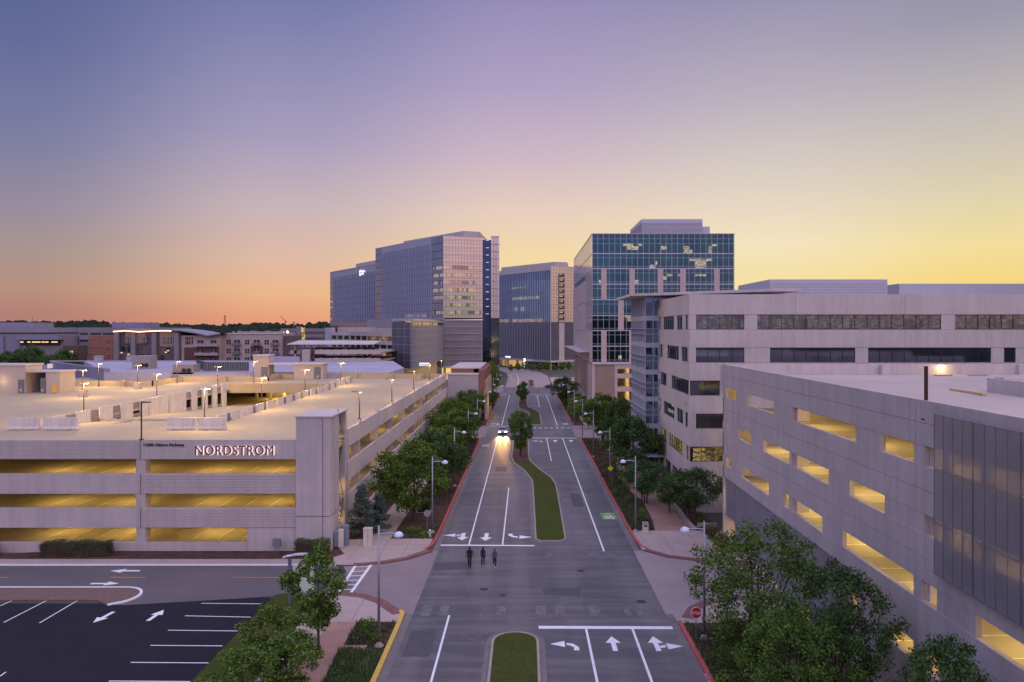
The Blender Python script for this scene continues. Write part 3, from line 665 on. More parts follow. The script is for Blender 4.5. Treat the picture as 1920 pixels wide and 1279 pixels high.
# sloping ramp in the well, its beam and its guard panels
rz = lambda y: 9.6-(y-92)/58*3.3
m = MB(); m.add([(-60.2,92,9.59),(-39.8,92,9.59),(-39.8,150,6.3),(-60.2,150,6.3),(-60.2,172,6.1),(-39.8,172,6.1)], [(0,1,2,3),(3,2,5,4)]); part('ramp', m, DECK, gl)
m = MB(); m.box(-60.2,-39.8,149.6,150.2,8.9,10.8); part('ramp_beam', m, DECK, gl)
m = MB(); m.box(-60.2,-39.8,171,171.4,6,9.2)
for x in (-58,-55,-52,-49,-45,-42): m.box(x,x+.5,158,158.5,6,9.25)
part('ramp_end_wall', m, INSIDE, gl)
m = MB(); m.add([(-60.35,92,9.2),(-60.35,150,5.6),(-60.35,150,6.5),(-60.35,92,9.6)], [(0,1,2,3)])
y = 93.0; k = 0
while y < 149:
    w = 3.3 if k < 4 else 2.3
    if 5 <= k <= 6: w = 6.3
    gap = 2.2 if k < 4 else (.3 if k in (4,5) else 2.1)
    pm = MB(); y1 = min(y+w, 149.4); top = 10.75+.25*min(1,(y-93)/40)
    pm.add([(-60.3,y,rz(y)-.1),(-60.1,y,rz(y)-.1),(-60.1,y1,rz(y1)-.1),(-60.3,y1,rz(y1)-.1),(-60.3,y,top),(-60.1,y,top),(-60.1,y1,top),(-60.3,y1,top)], [(0,3,2,1),(4,5,6,7),(0,1,5,4),(1,2,6,5),(2,3,7,6),(3,0,4,7)])
    part('ramp_guard_panel', pm, PANEL, gl)
    if k not in (4,5) and y1+gap < 149:
        gm = MB(); gm.box(-60.5,-60.3,y1-.1,y1+gap+.1,9.6,10.6); gm.box(-60.26,-60.18,y1,y1+gap,rz(y1),rz(y1)+.5); part('recessed_guard', gm, mat('grey_guard_rail', (.22,.2,.23), .6, .2, var=.1), gl)
    y = y1+gap; k += 1
y = 95.0; k = 0
while y < 166:
    w = 3.0; y1 = y+w; top = 10.75 if y < 146 else 11.2
    pm = MB(); pm.box(-39.9,-39.7,y,y1,9.5,top); part('ramp_guard_panel', pm, PANEL, gl)
    if k%3 != 1: gm = MB(); gm.box(-40.1,-39.92,y1-.2,y1+1.9,9.3,10.6); part('recessed_guard', gm, mat('grey_guard_rail', (.22,.2,.23), .6, .2, var=.1), gl)
    y = y1+1.6; k += 1
# deck stall lines
m = MB()
for k in range(22): y = 97+2.75*k; m.box(-38.6,-34.0,y,y+.13,9.605,9.615)
for k in range(16): y = 92+2.75*k; m.box(-79,-74.5,y,y+.13,9.605,9.615)
for k in range(10): y = 100+6*k; m.box(-69,-67,y,y+.13,9.605,9.615)
for k in range(18): y = 110+2.75*k; m.box(-29,-25.2,y,y+.13,9.605,9.615)
part('deck_stall_line', m, mat('faded_deck_paint', (.62,.56,.45), .7, var=.2, vs=2), gl)
# rooftop stair huts
GREY = mat('grey_hut_door', (.13,.14,.16), .6, var=.1)
def hut_sign(x, z, y, n=False):
    m = MB(); m.box(x,x+2.0,y-.06,y,z,z+2.9); return m
h1 = thing('stair_hut', 'beige rooftop stair hut with open lobby at the far left of the deck', 'stair hut', (-92,141,9.6))
m = MB(); m.box(-104,-95.8,141,146,9.6,14.9); m.box(-92.0,-89.3,141.2,146,9.6,13.6); part('wall', m, DECKG, h1)
m = MB(); m.box(-104.2,-95.6,140.8,146.2,14.9,15.15); m.box(-95.6,-89.1,141,146.2,13.6,13.85); part('roof', m, CONCL, h1)
m = MB(); m.box(-95.8,-92,145,145.2,9.6,13.6); part('lobby_wall', m, GREY, h1)
m = MB(); m.box(-97.1,-96.0,140.9,141,9.7,12.2); m.box(-92.9,-92.02,141,141.15,9.7,12.5); part('level_sign', m, GREY, h1)
text('level_number', '4', PANEL, h1, (-96.9,140.88,9.8), 1.1); text('level_number', '4', PANEL, h1, (-92.8,140.98,9.8), 1.0)
m = MB(); m.box(-90.8,-89.9,141.0,141.2,9.7,11.3); part('yellow_call_box', m, YELLOW, h1)
h2 = thing('stair_hut', 'beige rooftop stair tower and shed joined by a thin white canopy', 'stair hut', (-55,180,9.6))
m = MB(); m.box(-66.6,-62.8,180,184,9.6,15.3); m.box(-56.6,-49.6,180,184.5,9.6,13.2); part('wall', m, DECKG, h2)
m = MB(); m.box(-62.8,-49.3,179.6,184.8,13.2,13.5); m.box(-66.8,-62.6,179.8,184.2,15.3,15.55); part('roof', m, CONCL, h2)
m = MB(); m.box(-64.6,-63.0,179.9,180,9.7,12.6); m.box(-51.7,-50.0,179.9,180,9.7,12.6); part('level_sign', m, GREY, h2)
text('level_number', '4', PANEL, h2, (-64.1,179.88,9.8), 1.2); text('level_number', '4', PANEL, h2, (-51.1,179.88,9.8), 1.2)
m = MB(); m.box(-62.7,-56.7,181,181.2,9.6,10.8); part('low_wall', m, DECK, h2)
h3 = thing('deck_stair_head', 'small pale box structure at the left edge of the roof deck', 'stair head', (-79.6,124,9.6))
m = MB(); m.box(-97,-95.2,121,122.4,9.6,10.9); part('wall', m, PANEL, h3); h3.location
# signs on the garage
text('address_lettering', '11600 Alterra Parkway', BLACK, gl, (-38.95, FY-.06, 10.02), .42, ext=.02, off=.008, xs=1.07)
dl = mat('dark_sign_letter', (.06,.035,.05), .5, var=0); wl = mat('halo_lit_letter', (.8,.6,.6), .5, var=0, emit=(1,.72,.68), es=.85)
# dark letter fronts over an offset glowing copy that stands for lit edges
def bigsign(mb_name, m, dx, dz, y0, y1, wd):
    o = text(mb_name, 'NORDSTROM', m, gl, (-33.62+dx, y0, 9.12+dz), 1.36, ext=abs(y1-y0), off=wd, xs=1.0, sp_=1.12); return o
bigsign('sign_letter_edge_glow', wl, .07, -.01, FY-.12, FY-.07, 0.0)
bigsign('sign_letter_front', dl, -.02, .03, FY-.19, FY-.16, 0.0)
for o in list(C.objects):
    if o.name.startswith('sign_letter_'): o.scale = (.89,1.0,1)
# interior lamps
fx = MB(); n_l = 0
for z in (9.0,5.6,2.1):
    for x in (-104,-84,-68,-51.5,-44,-34.5,-28):
        fx.box(x-.5,x+.5,82.4,82.6,z-.12,z-.02); lamp(gl, (x,82.5,z-.35), 370 if x > -60 else 450, size=.3)
    for k in range(5):
        y = 95+19*k; fx.box(-25.6,-25.4,y-.5,y+.5,z-.12,z-.02); lamp(gl, (-25.5,y,z-.35), 620, size=.3)
part('ceiling_lamp', fx, LITY, gl)
lamp(gl, (-20.6,79.5,9.6), 90); lamp(gl, (-20.6,79.5,4.6), 110); lamp(gl, (-20.6,79.5,1.4), 90); lamp(gl, (-50,156,8.3), 1300); lamp(gl, (-44,166,8.3), 700); lamp(gl, (-56,166,8.3), 700); lamp(gl, (-56,140,8.5), 60, (1,.8,.5))
lamp(gl, (-90,142.5,12.8), 40, (1,.75,.35)); lamp(gl, (-100,139.8,12), 60, (1,.75,.35))
# things standing on the deck
def jersey(label, x0, x1, y):
    t = thing('jersey_barrier', label, 'barrier', ((x0+x1)/2,y,DZ), 'white concrete barriers blocking the ramp ends')
    m = MB(); cx = [(-.3,0),(.3,0),(.3,.15),(.14,.4),(.1,1.45),(-.1,1.45),(-.14,.4),(-.3,.15)]
    n = len(cx); vs = [(x, y+a, DZ+b+.06) for x in (x0,x1) for a,b in cx]
    m.add(vs, [tuple(range(n)), tuple(range(n,2*n))[::-1]]+[(i,n+i,n+(i+1)%n,(i+1)%n) for i in range(n)])
    part('barrier_body', m, PANEL, t)
    m = MB(); m.box(x0+.6,x0+1.2,y-.32,y+.32,DZ,DZ+.06); m.box(x1-1.2,x1-.6,y-.32,y+.32,DZ,DZ+.06); part('rubber_foot', m, BLACK, t)
jersey('white concrete barrier at far left of the deck, left one of its pair', -63.2, -59.4, 90)
jersey('white concrete barrier at far left of the deck, right one of its pair', -58.9, -54.7, 90)
jersey('beige concrete barrier behind the store lettering, left one of its pair', -43.7, -40.2, 90)
jersey('beige concrete barrier behind the store lettering, right one of its pair', -39.9, -36.6, 90)
def deck_lamp(label, x, y, zb, double, ped=False, lx=1, pw=1900):
    t = thing('deck_lamp_post', label, 'lamp post', (x,y,zb), 'lamp posts on the rooftop deck')
    m = MB(); m.tube([(x,y,zb),(x,y,14.5)], .075, 8); m.box(x-.18,x+.18,y-.18,y+.18,zb,zb+.08); part('pole', m, DPOLE, t)
    m = MB()
    if double: m.box(x-.85,x-.1,y-.22,y+.22,14.42,14.54); m.box(x+.1,x+.85,y-.22,y+.22,14.42,14.54)
    else: m.box(min(x,x+lx*.9),max(x,x+lx*.9),y-.2,y+.2,14.42,14.54)
    part('lamp_head', m, DPOLE, t)
    if pw:
        m = MB(); m.tube([(x+.14,y-.12,14.41),(x+.14,y-.12,14.36)], [.11,.11], 8); part('lens', m, LITW, t)
        lamp(t, (x+.5,y-1.1,14.3), pw, (1,.64,.24), .25)
    if ped: m = MB(); m.box(x-.6,x+.6,y-.6,y+.6,DZ,zb); part('pedestal', m, DECKG, t)
deck_lamp('unlit single head deck lamp above the address lettering', -39.2, 75-.0+.15, 10.64, False, lx=1, pw=0)
deck_lamp('double head deck lamp on the left ramp wall, nearest of that row', -60.6, 101, 10.6, True)
deck_lamp('double head deck lamp on the left ramp wall, second of that row', -60.6, 121, 10.7, True)
deck_lamp('double head deck lamp on the left ramp wall, third of that row', -60.6, 145, 10.7, True)
deck_lamp('double head deck lamp on the right ramp wall, nearest of that row', -40.1, 92, 9.6, True)
deck_lamp('double head deck lamp on the right ramp wall, second of that row', -40.1, 112, 10.6, True)
deck_lamp('double head deck lamp on the right ramp wall, third of that row', -40.1, 134, 10.6, True)
deck_lamp('double head deck lamp on the right ramp wall, last of that row', -40.1, 160, 10.9, True)
deck_lamp('deck lamp on a concrete pedestal, nearest one in front of the purple roofs', -79.7, 132.6, 10.9, True, True)
deck_lamp('deck lamp on a concrete pedestal, farther one in front of the purple roofs', -79, 150, 10.9, True, True)
deck_lamp('deck lamp by the rear parapet left of the roof cooling units', -91, 157, 9.6, False)
deck_lamp('deck lamp by the rear parapet right of the roof cooling units', -79, 167, 9.6, False)
deck_lamp('deck lamp beside the tall beige stair tower', -61.8, 167.5, 9.6, False)
for i, (k, n_) in enumerate(((0,'nearest'),(2,'second'),(4,'third'),(6,'fourth'),(8,'farthest'))):
    y = 87.6+10.65*k
    deck_lamp('single head lamp on the parapet above the road, %s of its row' % n_, SXL-.15, y, 11.2 if k else 11.2, False, lx=-1, pw=900 if k else 500)

# ================================================================== RIGHT PARKING GARAGE
gr = thing('parking_garage', 'lavender concrete garage with yellow-lit slots and gray mesh screens at the right edge', 'parking garage', (26,60,gz(60)))
GX, GY1, GY0 = 21.6, 80.5, 16.0
rfr, RL = frame((GX,GY1),(GX,GY0))
V = lambda px: GY1-GX*F/(px-VX)            # facade distance of a picture column
openz = [(14.55,15.65),(10.85,11.95),(7.15,8.3),(3.5,4.65),(-.1,1.0)]
segs = [[(1361,1380),(1402,1450),(1485,1604),(1651,1713),(1733,1768),(1778,1838),(1850,2040)],
        [(1362,1365),(1384,1408),(1431,1480),(1484,1553),(1592,1658),(1733,1768),(1778,1838),(1850,2040)],
        [(1362,1371),(1390,1441),(1467,1479),(1484,1541),(1579,1712),(1726,1756),(1828,2000)],
        [(1596,1606),(1668,1712),(1726,1760),(1830,2000)],
        [(1668,1712),(1726,1760),(1830,2000)]]
bands = [(18.1,15.65),(14.55,11.95),(10.85,8.3),(7.15,6.0)]
joint_u = [0, V(1479), V(1717), V(1990), RL]
for r, (zt, zb) in enumerate(((18.1,15.65),(14.55,11.95),(10.85,8.3),(7.15,4.65),(3.5,1.0),(-.1,-3))):
    for j in range(4):
        u0, u1 = joint_u[j]+.02, joint_u[j+1]-.02
        if r >= 3:
            if j == 0:
                if r == 3: m = MB(); m.fbox(rfr, u0, u1, 5.95, zt, -.3, 0); part('spandrel_panel', m, CONC, gr)
                continue
            if j == 1:
                us = V(1594)
                if r == 3: m = MB(); m.fbox(rfr, u0, us, 5.95, zt, -.3, 0); part('spandrel_panel', m, CONC, gr)
                u0 = us+.0
                m = MB(); m.fbox(rfr, u0, u1, zb, zt, -.3, 0); part('spandrel_panel', m, CONC, gr); continue
        m = MB(); mid = (zt+zb)/2
        m.fbox(rfr, u0, u1, zb, mid-.02, -.3, 0); m.fbox(rfr, u0, u1, mid+.02, zt, -.3, 0); m.fbox(rfr, u0, u1, mid-.02, mid+.02, -.3, -.04)
        part('spandrel_panel', m, CONC, gr)
for r, ((zb, zt), sg) in enumerate(zip(openz, segs)):
    e = 0.0 if r < 3 else V(1594)
    for a, b in sg:
        ua, ub = V(a), V(b)
        if ua-e > .1: m = MB(); m.fbox(rfr, e, ua, zb, zt, -.32, -.025); part('infill_panel', m, CONC, gr)
        if a in (1485,1484,1733,1726): m = MB(); m.fbox(rfr, ua, ua+.35, zb, zt, -1.3, -.33); part('column', m, CONCL, gr)
        e = ub
    m = MB(); m.fbox(rfr, e, RL, zb, zt, -.32, -.025); part('infill_panel', m, CONC, gr)
m = MB()
for z in (13.3,9.6,5.9,2.2,-.6): m.box(GX+.3,50,GY0,GY1-.3,z-.3,z)
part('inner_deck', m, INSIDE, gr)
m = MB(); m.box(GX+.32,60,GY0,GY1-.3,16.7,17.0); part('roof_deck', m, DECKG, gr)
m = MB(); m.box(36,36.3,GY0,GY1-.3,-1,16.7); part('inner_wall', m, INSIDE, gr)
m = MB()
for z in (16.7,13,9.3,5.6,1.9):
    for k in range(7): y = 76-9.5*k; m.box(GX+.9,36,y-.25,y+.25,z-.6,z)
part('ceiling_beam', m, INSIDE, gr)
m = MB()
for z in (13.3,9.6,5.9,2.2):
    for k in range(24): y = 79-2.7*k; m.box(GX+1.2,GX+6.4,y,y+.12,z+.01,z+.02)
part('stall_line', m, mat('lit_stall_paint', (.72,.7,.62), .6, var=.05), gr)
m = MB(); m.box(GX-.3,62,GY1-.28,GY1,15,18.1); m.box(GX-.32,GX+.02,GY1-.25,GY1+.02,gz(80)-.3,15) if 0 else None; m.box(GX,GX+3,GY1-.3,GY1,-2,15); m.box(GX+3,62,GY1-.3,GY1,-2,3.2)
part('rear_wall', m, CONCL, gr)
m = MB()
for x in (38.6,53.5): m.box(x,x+1.1,GY1-.8,GY1-.29,17,18.05)
part('parapet_pier', m, CONCL, gr)
m = MB()
for x in (43,46.6): m.box(x,x+1.9,GY1-3.2,GY1-3.0,17,17.14)
part('wheel_stop', m, KERB, gr)
m = MB()
for k in range(9): x = 27+3.1*k; m.add([(x,79.5,17.008),(x+.14,79.5,17.008),(x+1.24,73.5,17.008),(x+1.1,73.5,17.008)], [(3,2,1,0)])
part('deck_stall_line', m, mat('deck_white_paint', (.66,.62,.6), .7, var=.15, vs=2), gr)
# rooftop ramp kerb wall at the right
m = MB(); x0 = SX(1852,58); m.box(x0,x0+30,57.8,58.1,17,18.1); m.box(x0,x0+.3,52,57.8,17,18.1)
part('ramp_wall', m, CONCL, gr)
m = MB(); m.box(x0+.35,x0+.9,57.4,57.78,17,18.15); part('electric_box', m, mat('grey_electric_box', (.2,.21,.24), .5, .3, var=.1), gr)
# lower mesh screens with thin gaps, big upper screen
m_list = []
pxs = [1359,1376,1395,1415,1437,1462,1490,1520,1557,1593]
for a, b in zip(pxs, pxs[1:]):
    m = MB(); m.fbox(rfr, V(a)+.06, V(b)-.06, gz(60)+.5 if a > 1362 else 1.9, 5.95, -.2, -.12); part('lower_mesh_screen', m, SCREEN2, gr)
    m = MB(); m.fbox(rfr, V(b)-.05, V(b)+.05, gz(60)+.5, 5.95, -.26, -.2); part('screen_seam', m, BLACK, gr)
m = MB(); m.fbox(rfr, -.0, .22, gz(80)-.3, 6.0, -.4, .02); m.fbox(rfr, V(1593)-.1, V(1593)+.02, -.8, 5.95, -.4, .0); m.fbox(rfr, 0, V(1593), -1.3, -.3, -.3, -.06); part('screen_post', m, CONC, gr)
for a, b in ((1770,1843),(1845,1935),(1937,2070)):
    m = MB(); m.fbox(rfr, V(a), V(b), 9.35, 17.6, .42, .5); part('upper_mesh_screen', m, SCREEN, gr)
m = MB()
for a, b in ((1770,1843),(1845,1935),(1937,2070)):
    ua, ub = V(a), V(b)
    for z in (9.35,12.0,14.8,17.55): m.fbox(rfr, ua, ub, z, z+.05, .505, .53)
    n = max(2, int((ub-ua)/.8))
    for k in range(n+1): u = ua+(ub-ua)*k/n; m.fbox(rfr, u-.015, u+.015, 9.4, 17.55, .505, .52)
    for u in (ua+.1, ub-.1):
        for z in (10,13.5,17): m.fbox(rfr, u-.04, u+.04, z, z+.08, 0, .42)
part('screen_frame', m, mat('grey_screen_frame', (.19,.19,.23), .5, .4, var=.05), gr)
fx = MB()
for z in (16.5,12.9,9.2,5.5,1.8):
    for k in range(6):
        y = 74-9.5*k; fx.box(GX+3.9,GX+4.1,y-.6,y+.6,z-.12,z-.02); lamp(gr, (GX+4.0,y,z-.5), 560, (1,.68,.25), .3)
part('ceiling_lamp', fx, LITY, gr)
m = MB(); m.box(GX+23.3,GX+24.1,GY1-.5,GY1-.29,17.75,17.95); part('wall_lamp', m, LITW, gr)
lamp(gr, (GX+23.7,GY1-.9,17.7), 60, (1,.66,.2), .1)
t = thing('deck_post', 'dark rust-brown post without a lamp standing on the right garage parapet', 'post', (21.9,40.0,17.2))
m = MB(); m.tube([(21.78,40.0,17.0),(21.78,40.0,19.95)], .1, 8); m.box(21.6,21.96,39.82,40.18,17.02,17.1); part('pole', m, mat('rusty_brown_steel', (.05,.022,.018), .6, .2, var=.2), t)
t = thing('wheel_stop_bar', 'yellow long concrete wheel stop lying loose on the right roof deck', 'wheel stop', (0,0,0))
a, b = (SX(1780,59.6),59.6), (SX(1843,54.6),54.6)
m = MB(); ribbon(m, [a,b], 0, .3, 17-gz(57), 17.18-gz(57)); part('bar', m, mat('tan_wheel_stop', (.6,.42,.2), .7, var=.1), t)  # tan-yellow is the stop's own colour

# ================================================================== OFFICE BLOCK
of = thing('office_building', 'five storey lavender office building with ribbon windows behind the right garage', 'office building', (45,92,gz(92)))
OX, OY, OS = 20.5, 92.0, 112.7
ffo, OL = frame((OX,OY),(72,OY)); sfo, OSL = frame((OX,OS),(OX,OY))
Fz = lambda k: (23.73-4.13*k, 21.88-4.13*k)
fronts = [[(1305,1396),(1420,1765),(1791,1990)],[(1305,1396),(1444,1604),(1628,1859),(1883,1905),(1925,2000)],[(1294,1350)],[(1305,1382)],[(1294,1382)],[]]
sides = [[(1237,1239),(1243.4,1263),(1268.7,1279),(1284.7,1288.7)],[(1237,1242),(1250.5,1272),(1277.5,1288.7)],[(1238,1249),(1258.5,1293)],[(1237,1239),(1244,1264),(1269,1280),(1284,1289)],[(1239,1249),(1254,1280),(1286,1293)],[(1247,1257),(1260,1283)]]
UF = lambda px: SX(px,OY)-OX
US = lambda px: OS-OX*F/(px-VX)
top = 26.3
for k in range(6):
    zt, zb = Fz(k)
    if k == 5: zb = .2
    for fr, ln, sg, uf in ((ffo,OL,fronts[k],UF),(sfo,OSL,sides[k],US)):
        # spandrel above the window band, in joined lengths
        jn = [0, UF(1492) if k != 1 else UF(1466), UF(1697), ln] if fr is ffo else [0, ln]
        for a, b in zip(jn, jn[1:]):
            m = MB(); m.fbox(fr, a+.015, b-.015, zt+.02, (top if k == 0 else Fz(k-1)[1])-.02, -.4, 0); part('spandrel_panel', m, CONCL, of)
        e = 0
        for a, b in sg:
            ua, ub = max(0,uf(a)), min(ln,uf(b))
            if ua-e > .03: m = MB(); m.fbox(fr, e, ua, zb, zt, -.4, -.04); part('wall_pier', m, CONCL, of)
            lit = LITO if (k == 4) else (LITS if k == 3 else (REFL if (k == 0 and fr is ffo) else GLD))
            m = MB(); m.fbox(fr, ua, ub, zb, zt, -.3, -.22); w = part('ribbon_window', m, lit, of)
            m = MB(); m.fbox(fr, ua, ub, zb, zb+.07, -.22, -.14); m.fbox(fr, ua, ub, zt-.07, zt, -.22, -.14)
            n = max(1, round((ub-ua)/1.5))
            for q in range(n+1): u = ua+(ub-ua)*q/n; m.fbox(fr, max(ua,u-.022), min(ub,u+.022), zb+.07, zt-.07, -.22, -.14)
            part('window_frame', m, DFRAME, w); e = ub
        if ln-e > .03: m = MB(); m.fbox(fr, e, ln, zb, zt, -.4, -.04); part('wall_pier', m, CONCL, of)
for fr, ln in ((ffo,OL),(sfo,OSL)):
    m = MB(); m.fbox(fr, 0, ln, -2, .2, -.4, 0); part('base_wall', m, CONCL, of)
m = MB(); m.box(OX+.41,72,OY+.41,132,25.4,25.6); part('roof', m, CONC, of)
m = MB(); m.box(OX+.6,71.8,OY+2,OY+2.1,-2,25.3); m.box(OX+2,OX+2.1,OY+2,OS,-2,25.3); part('inner_core', m, BLACK, of)
text('building_number', '11501', CONC, of, (OX-.02, 94.9, 12.2), .7, rot=(R(90),0,R(-90)), ext=.02)
m = MB(); x0, x1 = SX(1427,112), SX(1664,108); m.box(x0,x1,108,124,25.6,SZ(524,108)); part('penthouse', m, FIN, of)
m = MB(); m.box(SX(1686,116),100,116,130,25.6,SZ(532,116)); part('penthouse', m, FIN, of)
m = MB()
for k in range(7): z = 26+k*.42; m.box(x0-.02,x1+.02,107.94,107.99,z,z+.03)
part('louvre_line', m, CONC, of)
# glazed stair bay
gx0, gx1, gy0, gy1 = 18.4, 20.5, 112.9, 127.5
m = MB(); m.box(gx0+.1,gx1-.02,gy0+.1,gy1,-3,26.9); m.box(gx1,30,gy0,gy1,25.3,26.9); part('glazed_bay', m, mat('dusk_blue_glass', (.17,.24,.36), .06, .92, var=.2, vs=.3), of)
m = MB()
for k in range(7):
    z = 23.2-4.13*k
    m.box(gx0-.06,gx1-.02,gy0-.06,gy0+.1,z,z+.75); m.box(gx0-.06,gx0+.1,gy0+.1,gy1,z,z+.75)
    for dz in (-1.3,-2.1): m.box(gx0-.3,gx1-.02,gy0-.3,gy0+.08,z+dz,z+dz+.07); m.box(gx0-.3,gx0+.08,gy0+.1,gy1,z+dz,z+dz+.07)
part('bay_floor_band', m, FIN, of)
m = MB()
for k in range(9): y = gy0+.8+1.65*k; m.box(gx0-.15,gx0+.05,y,y+.08,-3,26.9)
for x in (gx0,gx0+1.2,gx1-.12): m.box(x-.05,x+.05,gy0-.1,gy0+.08,-3,26.9)
part('bay_mullion', m, FRAME, of)
m = MB(); m.prism(ccw([(16.0,111.3),(19.5,109),(33,97.5),(36.5,97.5),(36.5,129),(16.0,129)]), 26.92, 27.3); part('roof_canopy', m, CONCL, of)
m = MB(); m.box(17.6,20.4,108.6,112.8,3.0,3.3); part('entrance_canopy', m, FIN, of)

# ================================================================== TEAL GLASS TOWER
te = thing('glass_tower', 'teal glass office tower with pale pink vertical panels right of the road', 'office tower', (36,195,gz(195)))
EX, EX1, EY, EY1 = 17.7, 55.4, 195., 268.
PINK = mat('pink_precast_panel', (.50,.40,.39), .8, var=.05, vs=.3)
efr, EL = frame((EX,EY),(EX1,EY)); lfr, LL = frame((EX,EY1),(EX,EY))
zy = lambda v: SZ(390+v/4.2625, EY); ux = lambda v: SX(1040+v/4.2625, EY)-EX
floors = [365,485,610,733,860,980,1105,1235]
TOPZ = zy(205)
m = MB(); m.box(EX+.12,EX1-.12,EY+.12,EY1,zy(1235)+.1,TOPZ-.15); part('glass_wall', m, GLT, te)
m = MB(); m.fbox(lfr, 0, LL, zy(490), TOPZ-.16, -.13, -.02); m.fbox(lfr, LL-22, LL, zy(980), zy(490)-.01, -.13, -.02); part('side_glass', m, mat('sunset_tinted_glass', (.62,.52,.46), .08, .95, var=.08, vs=.2), te)  # lighter warm glass colour paints the sunset reflection on this side
m = MB(); m.box(EX-.05,EX1+.05,EY-.05,EY1+.05,TOPZ-.15,TOPZ+.05); part('parapet_cap', m, CONC, te)
m = MB()
nx = 25
for k in range(nx+1): u = EL*k/nx; m.fbox(efr, max(0,u-.045), min(EL,u+.045), zy(1235), TOPZ-.16, -.12, .06)
part('vertical_mullion', m, FRAME, te)
m = MB()
for i, v in enumerate([207]+floors):
    z = zy(v); th = .28 if i else .1
    m.fbox(efr, 0, EL, z-th/2, z+th/2, -.12, .09)
    if i < len(floors):
        nxt = floors[i]; 
        for t in ((.25,.5) if i == 0 else (.28,.85)): zz = z+(zy(nxt)-z)*t; m.fbox(efr, 0, EL, zz-.04, zz+.04, -.12, .05)
part('floor_band', m, FRAME, te)
m = MB()
for i, v in enumerate([207]+floors[:7]):
    z = zy(v); m.fbox(lfr, 0 if i < 3 else LL-22, LL, z-.09, z+.09, -.12, .05)
for k in range(20): u = LL*k/20; m.fbox(lfr, u, u+.06, zy(490), TOPZ-.16, -.12, .04)
for k in range(7): u = LL-22+22*k/7; m.fbox(lfr, u, u+.06, zy(980), zy(490), -.12, .04)
part('side_mullion', m, FRAME, te)
for a, b, c, d_ in ((372,415,487,727),(597,640,487,727),(823,867,487,860),(1002,1048,487,860),(1273,1318,487,860),(507,552,733,980),(372,415,982,1234),(595,640,982,1234)):
    m = MB(); m.fbox(efr, ux(a), ux(b), zy(d_), zy(c), -.1, .16); part('pink_panel', m, PINK, te)
for k in range(9):
    u0, u1 = (LL-22)*k/9, (LL-22)*(k+1)/9
    for z0, z1 in ((zy(733),zy(540)),(zy(980),zy(737)),(zy(1235),zy(984))):
        m = MB(); m.fbox(lfr, u0+.12, u1-.12, z0, z1, -.1, .15+.1*(k%2)); part('pink_side_panel', m, PINK, te)
for k in range(4):
    u0, u1 = LL-22+5.5*k, LL-22+5.5*(k+1)
    m = MB(); m.fbox(lfr, u0+.12, u1-.12, zy(1235), zy(984), -.1, .15+.1*(k%2)); part('pink_side_panel', m, PINK, te)
for a, b, c, d_ in ((548,700,283,362),(845,1100,283,362),(500,600,405,480),(735,820,405,480),(865,995,405,480),(1045,1290,405,480),(868,1000,528,608),(640,700,528,608),(325,370,560,608),(300,345,655,730),(552,625,865,978),(510,560,1180,1230),(1230,1320,290,360),(1050,1270,530,600)):
    m = MB(); m.fbox(efr, ux(a), ux(b), zy(d_), zy(c), -.115, -.06); part('lit_window', m, LITT, te)
m = MB(); a0 = SX(1203,EY+8); m.box(a0,SX(1317,EY+8),EY+8,EY+30,TOPZ,SZ(411,EY+8)); m.box(SX(1317,EY+9),SX(1331,EY+9),EY+9,EY+25,TOPZ,SZ(425,EY+9))
part('penthouse', m, FIN, te)
m = MB()
for k in range(12): z = TOPZ+.2+.33*k; m.box(a0-.03,SX(1317,EY+8)+.03,EY+7.95,EY+8,z,z+.05); m.box(a0-.06,a0-.01,EY+8,EY+30,z,z+.05)
part('louvre_line', m, DFRAME, te)
zb = zy(1235)
m = MB(); m.fbox(efr, 0, EL, zb-.5, zb-.02, -1.5, .3); m.fbox(lfr, -.3, LL-6, zb-.5+3, zb+2.7, 0, 3.4); part('podium_ledge', m, CONCL, te)
m = MB()
for k, z in enumerate((zb-.8, zb-4.3, zb-7.8)):
    m.box(EX+.3,EX1,EY+.3,EY1,z-3.1,z-2.8)
part('podium_deck', m, INSIDE, te)
m = MB()
for z in (zb-.5,zb-3.0,zb-6.5,zb-10): m.fbox(efr, 6, EL, z-1.2, z, -.3, 0)
part('podium_spandrel', m, PINK, te)
m = MB()
for u in (0,6,13,20,27,34): m.fbox(efr, u, u+.7, gz(EY)-1, zb-.5, -.8, -.1)
for k in range(6): u = LL-7-12*k; m.fbox(lfr, u, u+.8, gz(EY)-3, zb-.5, -.8, -.05)
part('podium_column', m, PINK, te)
m = MB(); m.fbox(efr, .75, 6, gz(EY)+4, zb-.55, -.2, -.1); m.fbox(lfr, 0, LL-.2, gz(EY)+5, zb-.55, -.2, -.06); part('podium_screen', m, PERF3, te)
m = MB()
for k in range(9): u = LL-2.6-1.1*k; m.fbox(lfr, u, u+.35, gz(EY), zb-.5, -.05, .25)
part('podium_rib', m, PINK, te)
m = MB(); m.box(EX+10,EX+10.2,EY+1,EY1,-3,zb-.6); part('podium_core', m, INSIDE, te)
for z in (zb-1.1,zb-4.5,zb-8.3): lamp(te, (EX+7,EY+5,z), 900, (1,.62,.22), .3); lamp(te, (EX+4.5,EY+35,z), 700, (1,.66,.3), .3)
lamp(te, (EX-2.5,EY+45,4), 900, (1,.55,.25), .3)

# ================================================================== FAR TOWERS
def quadtop(mb, pts, z0, z1): mb.prism(ccw(pts), z0, z1); return mb
